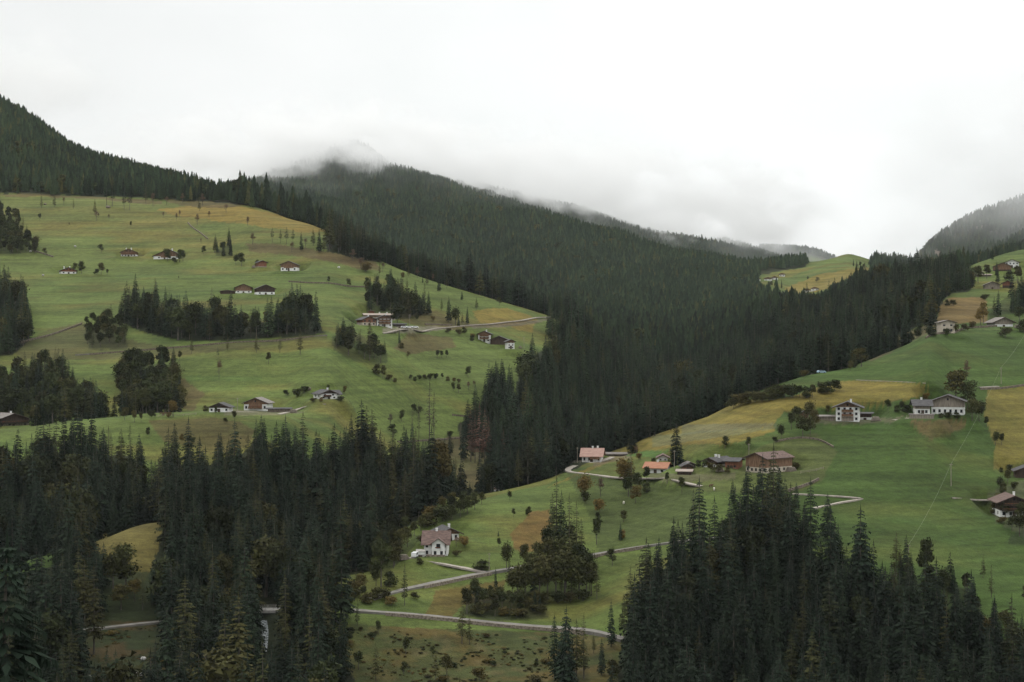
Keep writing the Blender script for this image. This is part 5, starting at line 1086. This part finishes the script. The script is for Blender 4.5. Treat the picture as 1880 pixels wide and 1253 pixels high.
pyt = CY - (Z + Hh * .72) / Y * F
basevis = pyb <= rmin + 1.0
topvis = pyt <= rmin
for zi, (nm, de, mix, hh, poly) in enumerate(WOODS):
    H_ = hh[0] + (hh[1] - hh[0]) * uh
    if nm.startswith('the wide'): H_ = H_ * (1 - .30 * np.clip((Y - 1400) / 900, 0, 1))
    pt = CY - (Z + H_ * (.45 if hh[1] < 16 else np.where(Y < 1300, .9, .68) if nm.startswith(('the wide', 'the wood above', 'the rocky', 'the far')) else .84)) / Y * F
    jx = fbm(X / 12, Y / 12, 95, 2) * 16; jy = fbm(X / 10, Y / 10, 96, 2) * 12
    ib = inpoly(px + jx, pyb + jy, poly); it = inpoly(px + jx, pt + jy, poly); tv = pt <= rmin
    tolb = ib | ~basevis
    if nm in ('the wood along the left frame edge',): pass
    okz = np.where(basevis, ib & it, np.where(tv, it, ib & (u2 < .3)))
    farz = nm in ('the wide forested mountainside',)
    okz &= (u1 < de)
    if nm.startswith('the rocky'): okz &= (Y > 1500) & (clump < .2)
    if nm.startswith('the far hill'): okz &= (Y > 5000)
    if farz: okz &= Y < 4500
    if not farz and not nm.startswith(('the rocky', 'the far hill', 'the wood above')): okz &= Y < 1500
    if nm.startswith(('the wood above the upper left',)): okz &= (Y > 1200)
    zone[okz] = zi; Hh[okz] = H_[okz]
# ground hidden behind a ridge, in the valleys: woods too
hid = (zone < 0) & ~basevis & (Y > 600)
pt = CY - (Z + 20) / Y * F
hid &= (pt > rmin) & (u2 < .16)
zone[hid] = 1
# dark near slope under the frame
nearf = (zone < 0) & (pyb > 1253) & (Y > 330)
pt = CY - (Z + Hh) / Y * F
nearf &= (pt > 1180) & ((px < 620) | (px > 1120)) | ((zone < 0) & (pyb > 1253) & (Y > 330) & (pt > 1275) & (u2 < .5))
nz_ = np.nonzero(nearf)[0]; zone[nz_] = np.where(px[nz_] < 900, [i for i, w_ in enumerate(WOODS) if w_[0] == 'the dense lower left forest'][0], [i for i, w_ in enumerate(WOODS) if w_[0] == 'the lower right spruce wood'][0])
for poly in CLEAR[:2]:
    pt = CY - (Z + Hh) / Y * F
    for f_ in (0, .2, .4, .6, .8, 1): zone[inpoly(px, pyb * (1 - f_) + pt * f_, poly) & (Y < 640) & (rng.random(n) < .97)] = -1
for poly in CLEAR:
    pt = CY - (Z + Hh * .85) / Y * F
    bad = (inpoly(px, pyb, poly) | inpoly(px, pt, poly)) & basevis & (pyb < np.max([q[1] for q in poly]) + 14)
    zone[bad] = -1
for poly, pr in SPARSE:
    zone[inpoly(px, pyb, poly) & (rng.random(n) > pr)] = -1
zone[inpoly(px, pyb, P("1395 497 1440 494 1500 486 1560 484 1610 490 1560 518 1500 540 1450 548 1392 518")) & (Y < 3200) & (Y > 1900)] = -1
for (fx, fy, fr_) in FOOT: zone[(X - fx) ** 2 + (Y - fy) ** 2 < fr_ ** 2] = -1
# keep the view of each house and road clear: a crown standing in front of it is left out
for (a_, b_, nme) in LAND:
    if a_ in (488,): continue
    pt = CY - (Z + Hh * .9) / Y * F
    pz = at(a_, b_)
    zone[(np.abs(px - a_) < 14) & (pt < b_ - 3) & (pyb > b_) & (Y < pz[1]) & (Y > pz[1] - 140)] = -1
for e in PADS.split(';'):
    a_, b_, w_, d_, y_ = [float(q) for q in e.split()]
    if a_ in (488., 447.): continue
    pt = CY - (Z + Hh) / Y * F; pz = at(a_, b_)
    zone[(np.abs(px - a_) < w_ / 2 + 3) & (pt < b_ - 2) & (pyb > b_ - 30) & (Y < pz[1] + 2) & (Y > pz[1] - 200)] = -1
for c_, wd in ROADS:
    for q in c_[::2]:
        zone[(np.abs(X - q[0]) < wd * .7 + 1.2) & (np.abs(Y - q[1]) < wd * .7 + 1.2)] = -1
        # opening in front of the road where the photo shows it
for s_ in ("640 1118 1160 1160 1160 1180 640 1140", "690 1090 900 1050 1060 1020 1060 1035 900 1068 700 1105", "470 1118 522 1116 522 1142 470 1145", "200 1138 305 1136 305 1150 200 1160", "752 985 850 960 850 1035 752 1035", "1790 900 1900 880 1900 990 1820 985"):
    pt = CY - (Z + Hh * .9) / Y * F; pl = P(s_)
    hit = np.zeros(n, bool)
    for f_ in np.linspace(0, 1, 13): hit |= inpoly(px, pyb * (1 - f_) + pt * f_, pl)
    zone[hit & (Y > 320) & (rng.random(n) < .96)] = -1
for (sx, sy, sr) in SROOT: zone[(X - sx) ** 2 + (Y - sy) ** 2 < (sr * .7) ** 2] = -1
ok = zone >= 0
# thin what no one can see
pt = CY - (Z + Hh) / Y * F
X, Y, Z, Hh, zone, px, pyb, rmin, u1, u2, clump = [q[ok] for q in (X, Y, Z, Hh, zone, px, pyb, rmin, u1, u2, clump)]
n = len(X); mixs = np.array([w_[2] for w_ in WOODS])[zone]
sel = rng.random(n); cl2 = fbm(X / 60, Y / 60, 97, 2) * .9
sel = np.clip(sel + cl2 * .35, 0, 1)
kindi = np.where(sel < mixs[:, 0], 0, np.where(sel < mixs[:, 0] + mixs[:, 1], 1, 2))
Hh = np.where(kindi == 2, Hh * .82, Hh) * np.where(Y < 1500, np.exp(rng.normal(-.04, .17, n)), rng.uniform(.8, 1.15, n))
rnd = rng.random(n)
tint = np.where(kindi == 0, np.clip(rnd ** 2 * .6 + cl2 * .35 + .12, 0, .85), np.where(kindi == 1, np.clip(rnd * .5 + cl2 * .3, 0, 1), np.where((rnd > .965) & (Y < 1500), .45, rnd ** 3 * .25)))
tint = np.where((Y < 900) & (kindi == 0), tint * .5, np.where((Y > 1500) & (kindi == 1), tint * .5, tint))
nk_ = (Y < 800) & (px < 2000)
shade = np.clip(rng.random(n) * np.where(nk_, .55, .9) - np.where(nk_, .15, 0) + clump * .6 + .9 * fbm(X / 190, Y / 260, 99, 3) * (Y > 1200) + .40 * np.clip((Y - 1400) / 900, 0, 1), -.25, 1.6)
widf = rng.uniform(.85, 1.25, n) * np.where(Y > 1300, 1.0 + .35 * np.clip((Y - 1300) / 700, 0, 1), 1.0)
rot = rng.uniform(0, 6.28, n)
pyt = CY - (Z + Hh) / Y * F
vis = (pyt <= rmin) & (px > -5) & (px < 1885) & (pyt < 1250)
size = Hh / Y * F * vis * np.where(kindi == 0, 1, 1)
NI = 290
KN = ['spruce', 'larch', 'broadleaf']
zdesc = {0: 'dark spruce', 1: 'feathery olive larch', 2: 'leafy tree'}
inst = []
for ki in range(3):
    ids = np.nonzero(kindi == ki)[0]
    top = ids[np.argsort(-size[ids])[:(NI, NI, 140)[ki]]]; top = top[size[top] > 18]
    for i in top:
        nm = WOODS[zone[i]][0]
        if ki == 2 and tint[i] > .7: de = 'orange-brown leafy tree'
        else: de = ('tall ' if size[i] > 110 and ki != 2 else '') + zdesc[ki]
        lab = de + ' standing in ' + nm
        if len(lab.split()) > 16: lab = ' '.join(lab.split()[:16])
        big = size[i] >= 40
        plant(KN[ki], (float(X[i]), float(Y[i]), float(Z[i]) - .3), float(Hh[i]), float(widf[i]), float(tint[i]), float(shade[i]), parts=bool(big), label=lab, group=de + 's in ' + nm)
    rest = np.setdiff1d(ids, top)
    inst.append((ki, rest))
def wood_mass(name, label, cat, ids, hi, lo, hn):
    me = bpy.data.meshes.new(name); me.vertices.add(len(ids))
    me.vertices.foreach_set('co', np.stack([X[ids], Y[ids], Z[ids] - .3], 1).astype(np.float32).ravel())
    lod = Y[ids] > 1350
    vi = np.where(lod, len(hi) + rng.integers(0, len(lo), len(ids)), rng.integers(0, len(hi), len(ids)))
    s = Hh[ids] / hn
    def att(nm, ty, dat, ch='value'):
        a_ = me.attributes.new(nm, ty, 'POINT'); a_.data.foreach_set(ch, dat)
    att('vi', 'INT', vi.astype(np.int32)); att('tint', 'FLOAT', tint[ids].astype(np.float32)); att('shade', 'FLOAT', shade[ids].astype(np.float32))
    att('sc', 'FLOAT_VECTOR', np.stack([s * widf[ids], s * widf[ids], s], 1).astype(np.float32).ravel(), 'vector')
    att('rz', 'FLOAT_VECTOR', np.stack([rot[ids] * 0, rot[ids] * 0, rot[ids]], 1).astype(np.float32).ravel(), 'vector')
    o = link(name, me); tag(o, label, cat, kind='stuff')
    ng = bpy.data.node_groups.new(name, 'GeometryNodeTree'); ng.interface.new_socket('Geometry', in_out='INPUT', socket_type='NodeSocketGeometry')
    ng.interface.new_socket('Geometry', in_out='OUTPUT', socket_type='NodeSocketGeometry')
    N = ng.nodes.new; L = ng.links.new
    gi = N('NodeGroupInput'); go = N('NodeGroupOutput'); jn = N('GeometryNodeJoinGeometry'); ip = N('GeometryNodeInstanceOnPoints')
    infos = []
    for k, v in hi + lo:
        po = bpy.data.objects.new(k + '_source', MESH[k, v][2]); oi = N('GeometryNodeObjectInfo'); oi.inputs['Object'].default_value = po
        oi.inputs['As Instance'].default_value = True; infos.append(oi)
    for oi in reversed(infos): L(oi.outputs['Geometry'], jn.inputs[0])
    def na(nm, dt):
        q = N('GeometryNodeInputNamedAttribute'); q.data_type = dt; q.inputs['Name'].default_value = nm; return q.outputs[0]
    L(gi.outputs[0], ip.inputs['Points']); L(jn.outputs[0], ip.inputs['Instance']); ip.inputs['Pick Instance'].default_value = True
    L(na('vi', 'INT'), ip.inputs['Instance Index'])
    e2r = N('FunctionNodeEulerToRotation'); L(na('rz', 'FLOAT_VECTOR'), e2r.inputs[0]); L(e2r.outputs[0], ip.inputs['Rotation'])
    L(na('sc', 'FLOAT_VECTOR'), ip.inputs['Scale']); L(ip.outputs[0], go.inputs[0])
    md = o.modifiers.new('scatter', 'NODES'); md.node_group = ng
for ki, ids in inst:
    k = KN[ki]
    wood_mass(['spruce_forest', 'larch_forest', 'broadleaf_woodland'][ki], ['dense dark spruce forest covering the mountainsides and valley', 'olive larches mixed into the forests', 'leafy trees mixed into the woods and copses'][ki],
              ['forest', 'forest', 'woodland'][ki], ids, [(k, i) for i in range(len(KIND[k]))], [(k + '_lo', i) for i in range(len(KIND[k + '_lo']))], KIND[k][0][3])
print('TREES', [len(i) for _, i in inst])

# scrub and grass tufts on the autumn slope below the lower road, and ground cover in clearings
gx = rng.uniform(-.30, .13, 7000); gy = rng.uniform(430, 560, 7000); gX = gx * gy
gz, rm_ = ground(gX, gy); qx = CX + gX / gy * F; qy = CY - gz / gy * F
kk_ = (inpoly(qx, qy, P("640 1152 1010 1172 1000 1290 590 1290 600 1170")) | inpoly(qx, qy, P("140 1160 300 1150 305 1290 150 1290"))| inpoly(qx, qy, P("300 776 400 776 460 795 400 835 300 812")))
kk_ &= fbm(gX / 7, gy / 7, 33, 3) > -.02
X, Y, Z = gX[kk_], gy[kk_], gz[kk_]; n = len(X); Hh = rng.uniform(.3, .8, n) * (1 + (rng.random(n) > .95) * 1.6); widf = rng.uniform(1.4, 2.8, n); rot = rng.uniform(0, 6.28, n)
tint = np.clip(rng.random(n) * .7 - .1 + fbm(X / 9, Y / 9, 35, 2), 0, .7); shade = rng.random(n)
wood_mass('scrub', 'low autumn scrub and ferns on the slope under the lowest road', 'scrub', np.arange(n), [('bush', 0), ('bush', 1)], [('bush', 2)], 5)

# ------------------------------------------------------------------ air and cloud
def volume_box(name, lo, hi, label, cat):
    m = MB(); m.box(lo[0], hi[0], lo[1], hi[1], lo[2], hi[2])
    mt = bpy.data.materials.new(name); mt.use_nodes = True; t = mt.node_tree
    for q in list(t.nodes): t.nodes.remove(q)
    o_ = t.nodes.new('ShaderNodeOutputMaterial'); v = t.nodes.new('ShaderNodeVolumePrincipled')
    v.inputs['Color'].default_value = (.92, .97, 1.0, 1); t.links.new(v.outputs[0], o_.inputs['Volume'])
    ob = m.build(name, mt); tag(ob, label, cat, kind='stuff'); return t, v, ob, mt
t, v, ob, mt = volume_box('haze', (-3600, -60, float(TZ.min()) - 1), (3600, 7300, float(TZ.max()) + 40), 'thin even haze in the valley air', 'haze')
v.inputs['Density'].default_value = 1.7e-5
def cloud(name, lo, hi, base, slope, dens, label, seedv, amp=70., soft=70., top=300., x0=-330., tail=0.):
    """cloud hugging the summits: density grows above a noisy base height that slopes along x"""
    t, v, ob, mt = volume_box(name, lo, hi, label, 'cloud'); N = t.nodes.new; L = t.links.new
    v.inputs['Color'].default_value = (1, 1, 1, 1); v.inputs['Anisotropy'].default_value = .7
    g = N('ShaderNodeNewGeometry'); sp = N('ShaderNodeSeparateXYZ'); L(g.outputs['Position'], sp.inputs[0])
    mp = N('ShaderNodeMapping'); mp.inputs['Scale'].default_value = (1/110., 1/200., 1/80.); mp.inputs['Location'].default_value = seedv
    nn = N('ShaderNodeTexNoise'); nn.inputs['Scale'].default_value = 1; nn.inputs['Detail'].default_value = 5; nn.inputs['Roughness'].default_value = .58
    L(g.outputs['Position'], mp.inputs[0]); L(mp.outputs[0], nn.inputs['Vector'])
    def math_(op, a, b_, c=None):
        q = N('ShaderNodeMath'); q.operation = op
        for i, val in enumerate((a, b_, c)):
            if val is None: continue
            if isinstance(val, (int, float)): q.inputs[i].default_value = val
            else: L(val, q.inputs[i])
        return q.outputs[0]
    hgt = math_('MULTIPLY_ADD', math_('ABSOLUTE', math_('ADD', sp.outputs[0], -x0), 0), slope, sp.outputs[2])     # z + slope*|x-x0|
    hgt = math_('ADD', hgt, -base)
    hgt = math_('ADD', hgt, math_('MULTIPLY', math_('ADD', nn.outputs[0], -.5), amp * 2.4))
    mr = N('ShaderNodeMapRange'); mr.interpolation_type = 'SMOOTHSTEP'; mr.inputs['From Min'].default_value = 0; mr.inputs['From Max'].default_value = soft
    L(hgt, mr.inputs['Value'])
    def fade(val, a, b_):
        q = N('ShaderNodeMapRange'); q.interpolation_type = 'SMOOTHSTEP'; q.inputs['From Min'].default_value = a; q.inputs['From Max'].default_value = b_; L(val, q.inputs['Value']); return q.outputs[0]
    d = mr.outputs[0]
    if tail:
        m2 = N('ShaderNodeMapRange'); m2.inputs['From Min'].default_value = -230; m2.inputs['From Max'].default_value = 40; L(hgt, m2.inputs['Value'])
        d = math_('MAXIMUM', d, math_('MULTIPLY', math_('POWER', m2.outputs[0], 2.0), tail))
    for k, ax in ((0, 0), (1, 1)):
        w_ = (hi[ax] - lo[ax]) * .12
        d = math_('MULTIPLY', d, fade(sp.outputs[ax], lo[ax], lo[ax] + w_)); d = math_('MULTIPLY', d, fade(sp.outputs[ax], hi[ax], hi[ax] - w_))
    d = math_('MULTIPLY', d, fade(hgt, top, top * .45))
    mp3 = N('ShaderNodeMapping'); mp3.inputs['Scale'].default_value = (1/90., 1/140., 1/60.); n3 = N('ShaderNodeTexNoise'); n3.inputs['Detail'].default_value = 4; n3.inputs['Scale'].default_value = 1
    L(g.outputs['Position'], mp3.inputs[0]); L(mp3.outputs[0], n3.inputs['Vector'])
    d = math_('MULTIPLY', d, fade(n3.outputs[0], .36, .60))          # torn, patchy wisps
    d = math_('MULTIPLY', d, dens); L(d, v.inputs['Density'])
    mt.cycles.volume_step_rate = 1.0 if hasattr(mt, 'cycles') else 1
    return ob
cloud('low_cloud', (-1100, 2650, 80), (600, 3500, 470), 312., .17, .017, 'soft white cloud lying on the summit and ridge of the forested mountain', (3.1, 7.7, 1.2), 125., 65., 125., tail=.055)
cloud('low_cloud', (-900, 1700, 200), (-480, 2100, 400), 272., .0, .016, 'thin cloud wisp touching the top of the left mountain at the frame edge', (8.1, 2.2, 4.0), 45, 60, 90.)
cloud('low_cloud', (520, 1500, 60), (1300, 2750, 460), 70., 0., .0016, 'pale mist in front of the rocky right mountain', (1.1, 5.2, 9.0), 40, 120, 420.)
cloud('low_cloud', (350, 4200, 60), (1700, 5000, 520), 150., 0., .0011, 'pale mist in front of the farthest hill beyond the saddle', (4.4, 1.2, 2.0), 60, 160, 210.)
